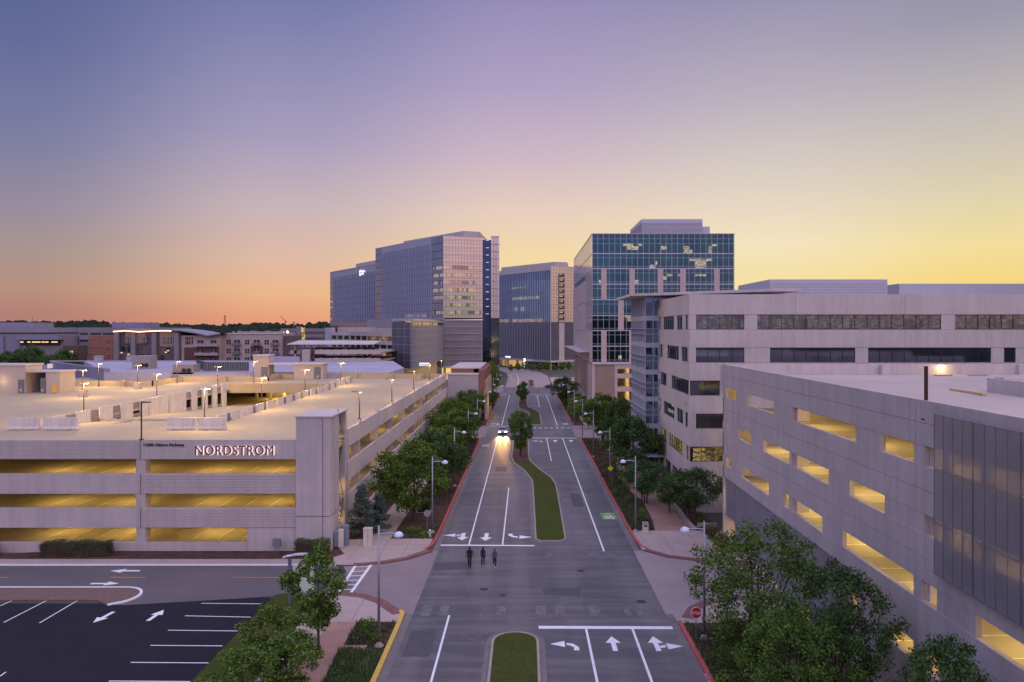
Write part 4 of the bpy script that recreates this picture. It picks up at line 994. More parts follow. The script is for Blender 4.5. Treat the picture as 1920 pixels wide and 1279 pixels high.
# ---- broad glass tower left of the far road
BAND0 = mat('pale_banded_mesh', (.33,.31,.34), .6, .3, var=.12, vs=.08)
ta = thing('glass_tower', 'tallest blue glass tower with a pink lit end wall left of the road', 'office tower', (-50,380,gz(380)))
cA, cB, cC = (-87.9,431.8), (-41.3,370.), (-21.9,377.)
az_ = lambda v: SZ(420+v/4.567, 370)
fA, LA = frame(cA, cB); fB, LB_ = frame(cB, cC)
bk1 = (cA[0]+20, cA[1]+22); bk2 = (cC[0]+2, cC[1]+40)
ZT, ZB = az_(97), az_(805)
m = MB(); quadtop(m, [(cA[0]+.2,cA[1]+.2),(cB[0]+.1,cB[1]+.3),(cC[0]-.1,cC[1]+.3),bk2,bk1], ZB, ZT-.1); part('core_wall', m, GLB, ta)
m = MB(); m.fbox(fA, 0, LA, ZB, ZT-.3, -.1, .0); part('glass_wall', m, GLB, ta)
m = MB(); m.fbox(fB, 0, LB_, ZB, ZT-.3, -.1, .02); part('glass_end_wall', m, GLW, ta)
m = MB(); m.fbox(fA, -.1, LA+.1, ZT-.35, ZT+.1, -.5, .15); m.fbox(fB, -.1, LB_+.1, ZT-.35, ZT+.1, -.5, .15); part('parapet_cap', m, CONC, ta)
m = MB(); m.fbox(fA, 8, LA-12, ZT-3.6, ZT-.35, 0, .1); m.fbox(fA, 0, LA, ZB-.9, ZB, -.5, .3); part('facade_band', m, FIN, ta)
m = MB()
for k in range(29): u = 9+ (LA-21)*k/28; m.fbox(fA, u-.22, u+.22, ZB, ZT-3.6, 0, .55)
part('vertical_fin', m, FIN, ta)
nf = 11; fh = (ZT-ZB)/nf
m = MB()
for k in range(nf+1):
    z = ZB+fh*k; m.fbox(fA, 0, LA, z-.12, z+.12, .0, .06)
part('floor_line', m, DFRAME, ta)
m = MB()
for k in range(nf+1):
    for dz in (0, 1.2, 1.9): z = ZB+fh*k+dz; m.fbox(fB, 0, LB_, z, z+.12, .02, .08) if z < ZT-.3 else None
for k in range(13): u = LB_*k/13; m.fbox(fB, u, u+.09, ZB, ZT-.3, .02, .07)
part('end_wall_mullion', m, mat('mauve_mullion', (.24,.19,.21), .5, .3, var=.05), ta)
for k in range(nf):
    z = ZB+fh*k+2.0
    if k <= 6:
        m = MB(); m.fbox(fB, .6, LB_-4 if k else LB_, z, z+1.9, .02, .05); part('lit_window', m, LITA, ta)
    if k in (0,2,3,4,5,6): m = MB(); m.fbox(fA, LA-10, LA-.3, z, z+1.7, 0, .05); part('lit_window', m, LITB, ta)
m = MB(); m.fbox(fA, LA-44, LA-14, ZB+.4, ZB+2.4, 0, .05); part('lit_window', m, LITB, ta)
m = MB(); m.prism(ccw([(SX(688,425),425),(SX(775,405),405),(SX(775,405),425),(SX(688,425),450)]), gz(420)-1, ZB-.1); part('lower_wing', m, BAND0, ta)
# penthouse
m = MB(); m.prism(ccw([(SX(757,425),425),(SX(869,380),380),(SX(900,384),384),(SX(900,384)+2,420),(SX(757,425)+14,440)]), ZT, SZ(433,380)); part('penthouse', m, CONC, ta)
# notch and pink fin wing
cD, cE = (SX(905,377.5),377.5), (SX(921,379),379); cF = (SX(936,377),377)
m = MB(); m.prism(ccw([(cC[0],378.8),(cE[0],379.4),(cE[0]+1,415),(cC[0]-1,415)]), SZ(684,378), ZT-1.2); part('notch_glass', m, mat('dark_blue_glass', (.09,.14,.26), .05, .9, var=.15, vs=.2), ta)
m = MB()
for k in range(nf): z = ZB+fh*k+2.1; m.box(cC[0]+1.6,cE[0]-1.2,378.75,378.9,z,z+.3)
part('notch_light', m, mat('cool_window_glow', (.6,.6,.6), .5, var=0, emit=(.9,.85,.75), es=.5), ta)
m = MB(); m.prism(ccw([(cE[0],377.4),(cF[0],378),(cF[0]-1.6,415),(cE[0],415)]), ZB, SZ(442,377)); part('fin_wing_glass', m, GLW, ta)
m = MB(); m.prism(ccw([(cE[0],377.3),(cF[0]+.05,377.9),(cF[0]-1.6,415),(cE[0],415)]), SZ(684,378), ZB-.02); part('wing_base_glass', m, mat('green_grey_glass', (.15,.19,.20), .1, .85, var=.2, vs=.2), ta)
m = MB()
for k in range(nf+1): z = ZB+fh*k; m.box(cE[0]-.02,cF[0]+.1,377.25,377.45,z,z+.14)
for x in (cE[0]+1.3,cE[0]+2.6): m.box(x,x+.08,377.2,377.5,ZB,ZT)
part('wing_mullion', m, mat('mauve_mullion', (1,1,1)), ta)
# podium under the end wall: pale banded mesh
pz = SZ(687,370); BAND = mat('pale_banded_mesh', (.33,.31,.34), .6, .3, var=.12, vs=.08)
m = MB(); m.prism(ccw([(cB[0]-11,386),(cB[0]+.1,370.4),(cC[0]-.1,377.4),(cC[0],400),(cB[0],400)]), pz, ZB-.9); part('podium_wall', m, BAND, ta)
m = MB(); nb = 7
for k in range(nb):
    z0 = pz+(ZB-1-pz)*k/nb; z1 = pz+(ZB-1-pz)*(k+1)/nb
    m.fbox(fB, 0, LB_, z1-.28, z1-.1, .0, .35)
part('podium_band', m, CONCL, ta)
m = MB()
for k in range(34): u = LB_*k/34; m.fbox(fB, u, u+.08, pz, ZB-1, .0, .2)
part('podium_slat', m, BAND, ta)
m = MB(); m.fbox(fA, LA-14, LA, pz, ZB-1, -.05, .05); part('podium_side_screen', m, MESHD, ta)
m = MB(); m.fbox(fB, -.3, LB_+8, pz-.9, pz, -8, .3); part('podium_soffit', m, CONCL, ta)
m = MB()
for u in (.5,9,LB_-1,LB_+6): m.fbox(fB, u, u+1, gz(375)-1, pz-.9, -1.5, -.5)
part('podium_column', m, DECK, ta)
m = MB(); m.fbox(fB, 1, LB_+7, gz(375), pz-1.0, -7, -6.8); part('lobby_glow_wall', m, mat('lit_lobby_wall', (.5,.35,.15), .5, var=0, emit=(1,.62,.2), es=.9), ta)
# dark curved mesh screens left of the podium
scr = thing('parking_podium', 'dark mesh-clad parking podium with a glowing yellow top slot under the blue tower', 'parking podium', (-60,350,gz(350)))
p0, p1 = (SX(735,275),275), (SX(770,268),268); zt_, zb_ = SZ(601.5,270), SZ(691,270)
path = [p1]
for t in range(1, 13): a = t/12; path.append((SX(770+61*a,268+85*a**1.8), 268+85*a**1.8))
m = MB(); f0, L0 = frame(p0, p1); m.fbox(f0, 0, L0, zb_, zt_-.6, -.3, 0); part('flat_mesh_screen', m, MESHD, scr)
m = MB()
for a, b in zip(path, path[1:]): f, ln = frame(a, b); m.fbox(f, 0, ln, zb_, zt_-1.6, -.3, .0)
part('curved_mesh_screen', m, MESHM, scr)
m = MB()
for a, b in zip(path, path[1:]): f, ln = frame(a, b); m.fbox(f, 0, ln, zt_-1.6, zt_, -3, -2.8)
part('lit_top_slot', m, lit_rooms('lit_parking_slot', (.2,.13,.05), (1,.62,.16), 1.1, .3, (3,3,3)), scr)
m = MB()
for k in range(0, 12, 2): f, ln = frame(path[k], path[k+1]); m.fbox(f, 0, .5, zt_-1.6, zt_+.3, -.3, -.1)
for (a,b) in [(p0,p1)]+list(zip(path, path[1:])):
    f, ln = frame(a, b)
    for q in range(3): m.fbox(f, ln*q/3, ln*q/3+.06, zb_, zt_-1.6, 0, .1)
    for q in range(6): z = zb_+(zt_-zb_)*q/6; m.fbox(f, 0, ln, z, z+.09, .0, .08)
part('screen_post', m, FIN, scr)
m = MB(); m.prism(ccw([p0,p1]+path[1:]+[(-44,366),(-62,366)]), zt_, zt_+.8); part('podium_roof', m, FIN, scr)
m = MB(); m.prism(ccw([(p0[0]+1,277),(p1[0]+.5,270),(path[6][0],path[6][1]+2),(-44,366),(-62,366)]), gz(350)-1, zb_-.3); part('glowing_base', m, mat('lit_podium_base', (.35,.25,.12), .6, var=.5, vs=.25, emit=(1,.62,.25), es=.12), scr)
m = MB(); x0 = SX(787,266); m.box(x0,x0+3.6,265,265.4,SZ(686,266),SZ(680,266)); part('lit_sign', m, mat('white_lit_sign', (.8,.8,.8), .5, var=0, emit=(.9,.9,1), es=.75), scr)
text('sign_lettering', 'PARKING', BLACK, scr, (x0+.3, 264.95, SZ(685.2,266)), .85, ext=.02)
# ---- farther stepped blue tower
tb = thing('glass_tower', 'lower blue glass tower with a small white lit sign at far left', 'office tower', (-110,480,gz(480)))
Z0 = 470; cG, cH = (SX(619,540),540), (SX(706,Z0),Z0); fG, LG = frame(cG, cH)
zt2, zb2 = SZ(495,Z0), SZ(603,Z0)
m = MB(); m.prism(ccw([cG,cH,(cH[0]-3,cH[1]+40),(cG[0]+25,cG[1]+30)]), zb2-8, zt2); part('glass_wall', m, GLB, tb)
m = MB()
for k in range(26): u = 8+(LG-9)*k/26; m.fbox(fG, u-.22, u+.22, zb2, zt2-4.5, 0, .55)
part('vertical_fin', m, FIN, tb)
m = MB(); m.fbox(fG, 8, LG, zt2-4.3, zt2-.3, 0, .12); m.fbox(fG, 0, LG, zt2-.3, zt2+.15, -.4, .3); part('facade_band', m, FIN, tb)
m = MB()
for k in range(8): z = zb2+4.2*k; m.fbox(fG, 0, LG, z-.12, z+.12, .0, .06)
part('floor_line', m, DFRAME, tb)
m = MB(); m.fbox(fG, LG*.5, LG, zt2+.15, zt2+3.2, -12, -3); part('penthouse', m, CONC, tb)
SG = mat('white_lit_logo', (.9,.9,.95), .5, var=0, emit=(.95,.95,1), es=1.3)
m = MB(); u0 = LG*(680-619)/(706-619)
for k in range(12):
    a0, a1 = 2*pi*k/12, 2*pi*(k+1)/12
    def q(a, r): return (u0+r*cos(a), r*1.25*sin(a))
    pts = [q(a0,.9),q(a0,1.7),q(a1,1.7),q(a1,.9)]; A, d, n = fG
    m.add([(A[0]+d[0]*u+n[0]*.8, A[1]+d[1]*u+n[1]*.8, zt2-4.2+w) for u,w in pts], [(0,1,2,3)])
m.fbox(fG, u0+2.6, u0+6.8, zt2-4.0, zt2-2.9, .7, .8); m.fbox(fG, u0+2.6, u0+5.6, zt2-5.6, zt2-4.6, .7, .8)
part('lit_logo', m, SG, tb)
m = MB()
for k in range(5): z = zb2+4.2*k+2; m.fbox(fG, .5, 5, z, z+1.3, 0, .05)
part('lit_window', m, LITB, tb)
# link wing between both towers
m = MB(); cI = (SX(700,436),436); m.prism(ccw([(SX(703,436),436),(cA[0]+1,cA[1]+1),(cA[0]+10,cA[1]+15),(SX(703,440)+8,455)]), zb2, SZ(560,436)); part('link_wing', m, GLB, tb)
# ---- far centre tower
td = thing('glass_tower', 'farthest glass tower with a stack of balconies closing the view down the road', 'office tower', (0,520,gz(520)))
cJ, cK, cL = (SX(930,545),545), (SX(1033,490),490), (SX(1080,505),505)
fJ, LJ = frame(cJ, cK); fK, LK_ = frame(cK, cL)
zt3, zm3, zb3 = SZ(498,490), SZ(604,490), SZ(676,490)
m = MB(); m.prism(ccw([(cJ[0]+.2,cJ[1]+.2),(cK[0],cK[1]+.2),(cL[0]-.1,cL[1]+.2),(cL[0]+2,cL[1]+30),(cJ[0]+4,cJ[1]+40)]), zb3, zt3); part('core_wall', m, GLB, td)
m = MB(); m.fbox(fJ, 0, LJ, zm3, zt3-3, -.05, .05); part('glass_wall', m, mat('deep_blue_glass', (.24,.36,.60), .05, .92, var=.25, vs=.08), td)
m = MB(); m.fbox(fK, 0, LK_, zm3, zt3, -.05, .05); part('glass_end_wall', m, GLW, td)
m = MB(); m.fbox(fJ, 0, LJ, zb3, zm3, -.05, .1); m.fbox(fK, 0, 7.2, zb3, zm3, -.05, .1); m.fbox(fK, 12, LK_, zb3, zm3, -.05, .1); part('lower_mesh', m, MESHD, td)
m = MB(); m.fbox(fK, 7.2, 12, zb3, zm3, .0, .3); part('pale_lower_panel', m, CONCL, td)
m = MB()
for k in range(34): u = LJ*k/33.; m.fbox(fJ, u-.15, u+.15, zb3, zt3-3, .1, .6)
part('vertical_fin', m, FIN, td)
m = MB(); m.fbox(fJ, 0, LJ, zt3-3, zt3+.2, -.2, .5); m.fbox(fK, 0, LK_, zt3-.3, zt3+.2, -.2, .3); m.fbox(fJ, -1, LJ+.5, zb3-1.4, zb3, -8, .6); m.fbox(fK, -.5, LK_, zb3-1.4, zb3, -8, .5); part('facade_band', m, CONCL, td)
m = MB()
for k in range(16):
    z = zm3+(zt3-zm3)*k/16; m.fbox(fK, 0, LK_, z, z+.13, .05, .12)
for k in range(9): m.fbox(fK, LK_*k/9, LK_*k/9+.12, zm3, zt3, .05, .12)
part('end_wall_mullion', m, mat('mauve_mullion', (1,1,1)), td)
m = MB(); m.fbox(fK, 6.8, 12.2, zm3, zt3-5, .06, .2); part('balcony_shade_panel', m, mat('painted_slot_shade', (.035,.03,.02), .6, var=.2), td)  # flat dark panel paints the shade of the balcony slot
nb = 9
for k in range(nb):
    z = zm3+(zt3-5-zm3)*k/nb; m = MB(); m.fbox(fK, 6.8, 12.2, z, z+1.5, .2, .9); part('balcony', m, DECKG, td)
m = MB()
for k in range(nb): z = zm3+(zt3-5-zm3)*k/nb+2.6; m.fbox(fK, 7.4, 10.5, z, z+.8, .2, .3)
part('balcony_lamp', m, lit_rooms('lit_balcony', (.1,.07,.03), (1,.7,.3), 1.3, .4, (2,2,1)), td)
for z0, z1, a, b in ((zm3+.2,zm3+2.4,.02,.9),(zm3+8,zm3+11,.25,.55),(zm3+16,zm3+18,.3,.8),(zm3+24,zm3+25,.2,.6)):
    m = MB(); m.fbox(fJ, LJ*a, LJ*b, z0, z1, .05, .1); part('lit_window', m, LITB if z0 > zm3+1 else LITA, td)
m = MB(); m.prism(ccw([(SX(940,560),560),(SX(1040,512),512),(SX(1064,516),516),(SX(1064,516)+2,540),(SX(940,560)+8,575)]), zt3, SZ(491,512)); part('penthouse', m, CONC, td)
m = MB()
for u in (2,14,26,38,LJ-2): m.fbox(fJ, u, u+.9, gz(510)-1, zb3-1.4, -1.5, -.5)
for u in (7,14): m.fbox(fK, u, u+.9, gz(500)-1, zb3-1.4, -1.5, -.5)
part('lobby_column', m, CONCL, td)
m = MB(); m.fbox(fJ, 0, LJ*.42, gz(510), zb3-1.4, -6, -5.8); part('lobby_glow_wall', m, lit_rooms('lit_lobby_glass', (.3,.2,.08), (1,.62,.2), 1.4, .25, (2,2,6)), td)
m = MB(); m.fbox(fJ, LJ*.42, LJ, gz(510), zb3-1.4, -6, -5.8); m.fbox(fK, 0, LK_, gz(510), zb3-1.4, -6, -5.8); part('lobby_glass', m, GLD, td)
m = MB(); m.fbox(fJ, LJ*.2, LJ*.3, zb3+.4, zb3+1.3, .6, .7); part('lit_sign', m, SG, td)
m = MB(); m.fbox(fJ, LJ*.62, LJ*.65, gz(510), gz(510)+7, 4, 4.3); part('lit_entrance_panel', m, SG, td)

# ---- curved-looking lavender garage in front of the towers
gc_ = thing('parking_garage', 'long lavender multi-level garage with dark bays in front of the blue towers', 'parking garage', (-65,300,gz(300)))
cM, cN = (SX(655,325),325), (SX(738,278),278); fM, LM = frame(cM, cN)
cM2 = (SX(620,330),330); fM2, LM2 = frame(cM2, cM)
ztop = SZ(624,278)
for k in range(7):
    z = ztop-3.25*k
    m = MB(); m.fbox(fM, 0, LM, z-1.5, z, -.4, 0); m.fbox(fM2, 0, LM2, z-1.5, z, -.4, 0); part('spandrel_panel', m, CONC, gc_)
    m = MB(); m.prism(ccw([(cM2[0],cM2[1]+.5),(cM[0],cM[1]+.5),(cN[0],cN[1]+.5),(cN[0]-2,cN[1]+45),(cM2[0]+8,cM2[1]+45)]), z-1.5, z-1.1); part('deck', m, INSIDE, gc_)
m = MB()
for k in range(8): u = LM*k/7; m.fbox(fM, max(0,u-.3), min(LM,u+.3), -8, ztop-1.5, -.5, -.05)
for k in range(4): u = LM2*k/3; m.fbox(fM2, max(0,u-.3), min(LM2,u+.3), -8, ztop-1.5, -.5, -.05)
part('column', m, CONC, gc_)
m = MB(); m.fbox(fM, 0, LM-9, -8, ztop-1.6, -9, -8.8); m.fbox(fM2, 0, LM2, -8, ztop-1.6, -13, -12.8); part('inner_wall', m, INSIDE, gc_)
m = MB(); m.fbox(fM2, -3.2, 0, -8, ztop+2, -3, .1); part('end_tower', m, FIN, gc_)
m = MB(); m.fbox(fM2, -3, LM2+8, ztop, ztop+2.2, -8, -7.8); m.fbox(fM, 0, LM, ztop-.2, ztop+1.8, -10, -9.8); part('rooftop_wall', m, DECKG, gc_)
for k in range(6):
    z = ztop-2.2-3.25*k
    for u in (6,20,34,48): A, dd, nn = fM; lamp(gc_, (A[0]+dd[0]*u-nn[0]*6, A[1]+dd[1]*u-nn[1]*6, z), 260, (1,.62,.25), .3) if u < LM and k%2 == 0 else None
# ---- two-deck car park with a solar canopy
gp = thing('canopy_car_park', 'low beige two-deck car park under a long thin white solar canopy', 'car park', (-70,245,gz(245)))
Zp = 245
m = MB()
for a, b, t0, b0 in ((590,714,656,664),(590,714,672,679)): m.box(SX(a,Zp),SX(b,Zp),Zp,Zp+.4,SZ(b0,Zp),SZ(t0,Zp))
m.box(SX(568,Zp),SX(582,Zp),Zp-1,Zp+3,SZ(690,Zp),SZ(655,Zp)); m.box(SX(538,Zp),SX(560,Zp),Zp+2,Zp+2.4,SZ(664,Zp),SZ(657,Zp)); m.box(SX(538,Zp),SX(560,Zp),Zp+2,Zp+2.4,SZ(680,Zp),SZ(672,Zp)); m.box(SX(548,Zp),SX(552,Zp),Zp+2,Zp+3,SZ(690,Zp),SZ(648,Zp))
part('parapet_wall', m, DECKG, gp)
m = MB()
for t in (660,676): m.box(SX(538,Zp),SX(714,Zp),Zp+2.6,Zp+40,SZ(t+3,Zp),SZ(t,Zp))
part('deck', m, INSIDE, gp)
m = MB(); m.add([(SX(538,Zp),Zp,SZ(645,Zp)),(SX(700,Zp),Zp,SZ(646,Zp)),(SX(700,Zp),Zp+14,SZ(646,Zp)+1),(SX(538,Zp),Zp+14,SZ(645,Zp)+1)], [(0,1,2,3)]); m.box(SX(538,Zp),SX(700,Zp),Zp-.1,Zp,SZ(646.5,Zp),SZ(644.8,Zp)); part('solar_canopy', m, CONCL, gp)
m = MB()
for k in range(12): x = SX(540+14*k,Zp); m.box(x,x+.25,Zp+1,Zp+1.3,SZ(662,Zp),SZ(646,Zp)); m.box(x,x+.3,Zp+.5,Zp+.9,SZ(674,Zp),SZ(664,Zp))
part('canopy_post', m, DFRAME, gp)

# ================================================================== ROOFS AND BLOCKS BEHIND THE LEFT GARAGE
LAV = mat('lavender_roof_membrane', (.36,.345,.43), .7, var=.12, vs=.06, fine=.05)
LAVD = mat('violet_metal_wall', (.22,.21,.31), .6, .1, var=.1, vs=.1)
mall = thing('store_building', 'low white-roofed store building with parapets and cooling units behind the roof deck', 'store', (-85,205,gz(205)))
RZ = 11.0
m = MB(); m.prism(ccw([(-120,206),(SX(170,184),184),(-34,184),(-34,206),(-45,250),(-150,250)]), RZ-14, RZ); part('roof', m, LAV, mall)
m = MB()
def wallseg(mb, a, b, z0, z1, t=.4): f, ln = frame(a, b); mb.fbox(f, 0, ln, z0, z1, -t, 0)
pA, pB = (SX(93,214),214), (SX(195,176),176)
m.prism(ccw([(pA[0],pA[1]),(pB[0],pB[1]),(pB[0]+1.4,pB[1]+.2),(pA[0]+1.4,pA[1]+.4)]), 2, SZ(678,214)); part('angled_side_wall', m, LAVD, mall)
m = MB(); wallseg(m, (SX(195,176),176), (SX(320,176),176), 3, SZ(698,176)); wallseg(m, (SX(320,178),178), (SX(470,178),178), 3, SZ(702,178)); wallseg(m, (SX(93,245),245), (SX(470,245),245), RZ, SZ(676,245)); wallseg(m, (SX(47,214),214), (SX(100,214),214), 3, SZ(684,214)); part('parapet', m, mat('pale_violet_parapet', (.36,.34,.42), .7, var=.08), mall)
m = MB(); wallseg(m, (SX(505,236),236), (SX(560,232),232), 3, SZ(668,236)); m.prism(ccw([(SX(505,236),236),(SX(540,236),236),(SX(700,196),196),(SX(735,186),186),(SX(600,186),186),(SX(500,200),200)]), 3, 10.2)
wallseg(m, (SX(600,186.5),186.5), (SX(732,186.5),186.5), 3, 10.9); part('rear_roof', m, LAV, mall)
m = MB(); m.box(SX(95,212),SX(104,212),210.5,211.2,SZ(690,212),SZ(682,212)); part('lit_corner', m, mat('white_corner_light', (.8,.8,.8), .5, var=0, emit=(1,.85,.8), es=.25), mall)
def unit(label, x0, x1, y0, z0, z1, dep, m_, name='cooling_unit', fans=True):
    t = thing(name, label, 'roof unit', ((x0+x1)/2, y0, z0)); m = MB(); m.box(x0,x1,y0,y0+dep,z0,z1); part('housing', m, m_, t)
    m = MB(); m.box(x0-.1,x1+.1,y0-.1,y0+dep+.1,z1,z1+.12); part('cap', m, LAV, t)
    if fans:
        w = (x1-x0)
        for q in (.55,.8): m = MB(); m.tube([(x0+w*q,y0-.12,z0+1.0),(x0+w*q,y0-.02,z0+1.0)], .6, 12); part('fan', m, BLACK, t)
HV = mat('tan_unit_housing', (.30,.26,.24), .6, .1, var=.1)
unit('tan roof cooling unit with two dark fans on the white roof', SX(248,200), SX(281,200), 200, RZ, RZ+3.4, 4, HV)
unit('tan roof cooling unit with a sloped grey duct near the deck parapet', SX(324,184), SX(362,184), 184, RZ-.5, RZ+1.9, 4, HV)
unit('small white roof unit at the far wall, left one', SX(176,240), SX(184,240), 240, RZ, RZ+2, 3, LAV, fans=False)
unit('small white roof unit at the far wall, right one', SX(237,240), SX(245,240), 240, RZ, RZ+2, 3, LAV, fans=False)
scn = thing('roof_screen', 'wide dark grey louvred screen enclosure standing on the white roof', 'roof screen', (SX(430,188),188,RZ))
m = MB(); wallseg(m, (SX(383,188),188), (SX(466,188),188), RZ+.2, SZ(679,188), .3); wallseg(m, (SX(368,205),205), (SX(386,188.3),188.3), RZ+.2, SZ(679,190), .3); part('louvre_wall', m, mat('dark_louvre', (.06,.065,.085), .6, .2, var=.15), scn)
m = MB()
for k in range(18): x = SX(384+4.6*k,188); m.box(x,x+.12,187.88,187.98,RZ+.3,SZ(680,188))
part('louvre_post', m, LAVD, scn)
m = MB(); wallseg(m, (SX(383,187.8),187.8), (SX(466,187.8),187.8), RZ-1.5, RZ+.1, .3); part('base_band', m, LAVD, scn)

# brick shop by the road
bs = thing('brick_shop', 'low brick shop with a flat white-edged roof at the end of the left garage', 'shop', (-18,195,gz(195)))
bx0, bx1 = SX(839,190), SX(897,190)
m = MB(); m.box(bx0,bx1,190,222,-3,SZ(703,190)); part('wall', m, mat('lavender_render', (.36,.33,.36), .8, var=.06), bs)
m = MB(); m.box(bx0+.5,SX(890,198),194,222,SZ(703,190),SZ(691,194)); m.box(bx1,bx1+1.6,190.3,222,SZ(703,190)-6,SZ(692,194)); part('brick_upper_wall', m, BROWN, bs)
m = MB(); m.box(bx0-.2,bx1+.2,189.8,193.5,SZ(703,190),SZ(703,190)+.35); m.box(bx0+.3,SX(903,196),193.8,222.2,SZ(691,194),SZ(691,194)+.35); part('roof_edge', m, CONCL, bs)
m = MB()
for k in range(4): m.box(bx1+1.6,bx1+2.2,192+7*k,194.5+7*k,-3,SZ(703,190)-1.5)
part('warm_pier', m, mat('warm_beige_pier', (.5,.38,.28), .8, var=.1), bs)  # plain warm beige base colour
lamp(bs, (bx1+3.4, 197, 2), 160); lamp(bs, (bx1+3.4, 212, 2), 160)

# ---- apartment and office blocks beyond
def rect_windows(t, fr, cells, m_, name='window', o0=-.05, o1=.06):
    for u0, u1, z0, z1 in cells:
        m = MB(); m.fbox(fr, u0, u1, z0, z1, o0, o1); w = part(name, m, m_, t)
        if u1-u0 < 3.2: f = MB(); f.fbox(fr, (u0+u1)/2-.06, (u0+u1)/2+.06, z0, z1, o1, o1+.05); f.fbox(fr, u0, u1, (z0+z1)/2-.05, (z0+z1)/2+.05, o1, o1+.04); part('window_bar', f, CONCL, w)
CREAM = mat('cream_render', (.42,.33,.32), .85, var=.08, vs=.3); MAROON = mat('maroon_siding', (.12,.05,.045), .85, var=.15, vs=.5)
DUSK = mat('dusky_brown_cladding', (.13,.10,.11), .85, var=.2, vs=.3); BRK2 = mat('orange_brick', (.28,.12,.085), .85, var=.12, vs=.3)
GWALL = mat('grey_concrete_block', (.22,.20,.23), .85, var=.12, vs=.15); GLA = mat('apartment_window_glass', (.08,.10,.12), .08, .7, var=.3, vs=.5)
Za = 290
def fz(t, y0, y1): return SZ(y1,Za), SZ(y0,Za)
ap = thing('apartment_building', 'cream four-storey apartment block with paired white windows and small balconies', 'apartment building', (SX(470,Za),Za,gz(Za)))
A0 = SX(419,Za); fa, la = frame((A0,Za),(SX(526,Za),Za)); ua = lambda px: SX(px,Za)-A0
m = MB(); m.box(A0,SX(526,Za),Za+.01,Za+18,-4,SZ(626,Za)); part('wall', m, CREAM, ap)
m = MB(); m.fbox(fa, -.2, la+.2, SZ(626.5,Za), SZ(624.5,Za), -18.3, .3); part('roof_edge', m, CONCL, ap)
m = MB(); m.fbox(fa, ua(471), ua(493), SZ(676,Za), SZ(649,Za), 0, .5); part('bay', m, MAROON, ap)
cells = []
for z0, z1 in ((SZ(646,Za),SZ(637.5,Za)),(SZ(662.5,Za),SZ(654,Za)),(SZ(679,Za),SZ(670.5,Za))):
    for p in (429,463.5,500): cells.append((ua(p-4),ua(p+4),z0,z1))
rect_windows(ap, fa, cells, GLA)
cells = [(ua(p-5),ua(p+5),SZ(q+11,Za),SZ(q,Za)) for p in (445,482,517) for q in (637.5,653.5,670)]
rect_windows(ap, fa, cells, GLA, 'balcony_door', -.05, .55)
for p in (445,482,517):
    for q in (648,664.5,681): m = MB(); m.fbox(fa, ua(p-7), ua(p+7), SZ(q,Za), SZ(q-4.5,Za), .6, 1.7); part('balcony', m, mat('teal_grey_rail', (.14,.16,.17), .5, .2, var=.1), ap)
m = MB(); m.box(SX(526,Za)+.05,SX(540,Za),Za+3,Za+18,-4,SZ(630,Za)); part('side_wing', m, DUSK, ap)
m = MB()
for k in range(22): x = A0+1+k*1.0; m.box(x,x+.7,Za+6+(k%3)*3,Za+7.2+(k%3)*3,SZ(626,Za),SZ(626,Za)+.9+.25*(k%2))
part('roof_condensers', m, HV, ap)
aq = thing('apartment_building', 'apartment block with a sweeping curved roof and lit eaves', 'apartment building', (SX(320,Za),Za-2,gz(Za)))
Zb = 286; x_ = lambda px: SX(px,Zb); f2, l2 = frame((x_(217),Zb),(x_(413),Zb)); u2 = lambda px: x_(px)-x_(217); z_ = lambda py: SZ(py,Zb)
m = MB(); m.box(x_(217),x_(340),Zb+.01,Zb+16,-4,z_(621)); part('wall', m, DUSK, aq)
m = MB(); m.box(x_(340)+.02,x_(411),Zb+.01,Zb+16,-4,z_(629)); part('wall', m, CREAM, aq)
m = MB(); m.fbox(f2, u2(346), u2(411), z_(690), z_(651.5), 0, .3); part('maroon_wall', m, MAROON, aq)
m = MB(); m.fbox(f2, u2(236), u2(274), z_(644), z_(622), .0, .3); m.fbox(f2, u2(300), u2(338), z_(650), z_(622), .0, .3); part('pale_wall', m, mat('tan_render', (.30,.22,.18), .85, var=.1), aq)
for p in (222,253,292,334): m = MB(); m.fbox(f2, u2(p-4), u2(p+4), z_(690), z_(624), .3, 1.6); part('bay_tower', m, GWALL, aq)
pts = [(217,618),(240,616.5),(265,618.5),(290,617),(315,616.5),(340,618.5),(365,622),(393,628),(418,624)]
m = MB(); vs = []
for px, py in pts:
    for yy in (Zb-2.2, Zb+17): vs += [(x_(px),yy,z_(py)),(x_(px),yy,z_(py)-.5)]
n = len(pts)
m.add(vs, [(4*i,4*i+4,4*i+6,4*i+2) for i in range(n-1)]+[(4*i+1,4*i+3,4*i+7,4*i+5) for i in range(n-1)]+[(4*i,4*i+1,4*i+5,4*i+4) for i in range(n-1)]+[(0,2,3,1)])
part('curved_roof', m, mat('violet_grey_roof', (.26,.24,.30), .7, var=.08), aq)
m = MB()
for (a, b), (c, d_) in zip(pts[:5], pts[1:5]+[(325,617)]): m.add([(x_(a),Zb-1.9,z_(b)-.55),(x_(c),Zb-1.9,z_(d_)-.55),(x_(c),Zb-1.9,z_(d_)-1.0),(x_(a),Zb-1.9,z_(b)-1.0),(x_(a),Zb-1.7,z_(b)-.55),(x_(c),Zb-1.7,z_(d_)-.55),(x_(c),Zb-1.7,z_(d_)-1.0),(x_(a),Zb-1.7,z_(b)-1.0)], [(3,2,1,0),(4,5,6,7),(2,3,7,6),(0,1,5,4)])
part('eave_light_strip', m, mat('peach_eave_light', (.9,.6,.5), .5, var=0, emit=(1,.62,.42), es=2.2), aq)
cells = [(u2(p-1.6),u2(p+1.6),z_(645),z_(632)) for p in (240,246,252,270,276,309,315,321,327,350,354,360)]
rect_windows(aq, f2, cells, GLA, o1=.36)
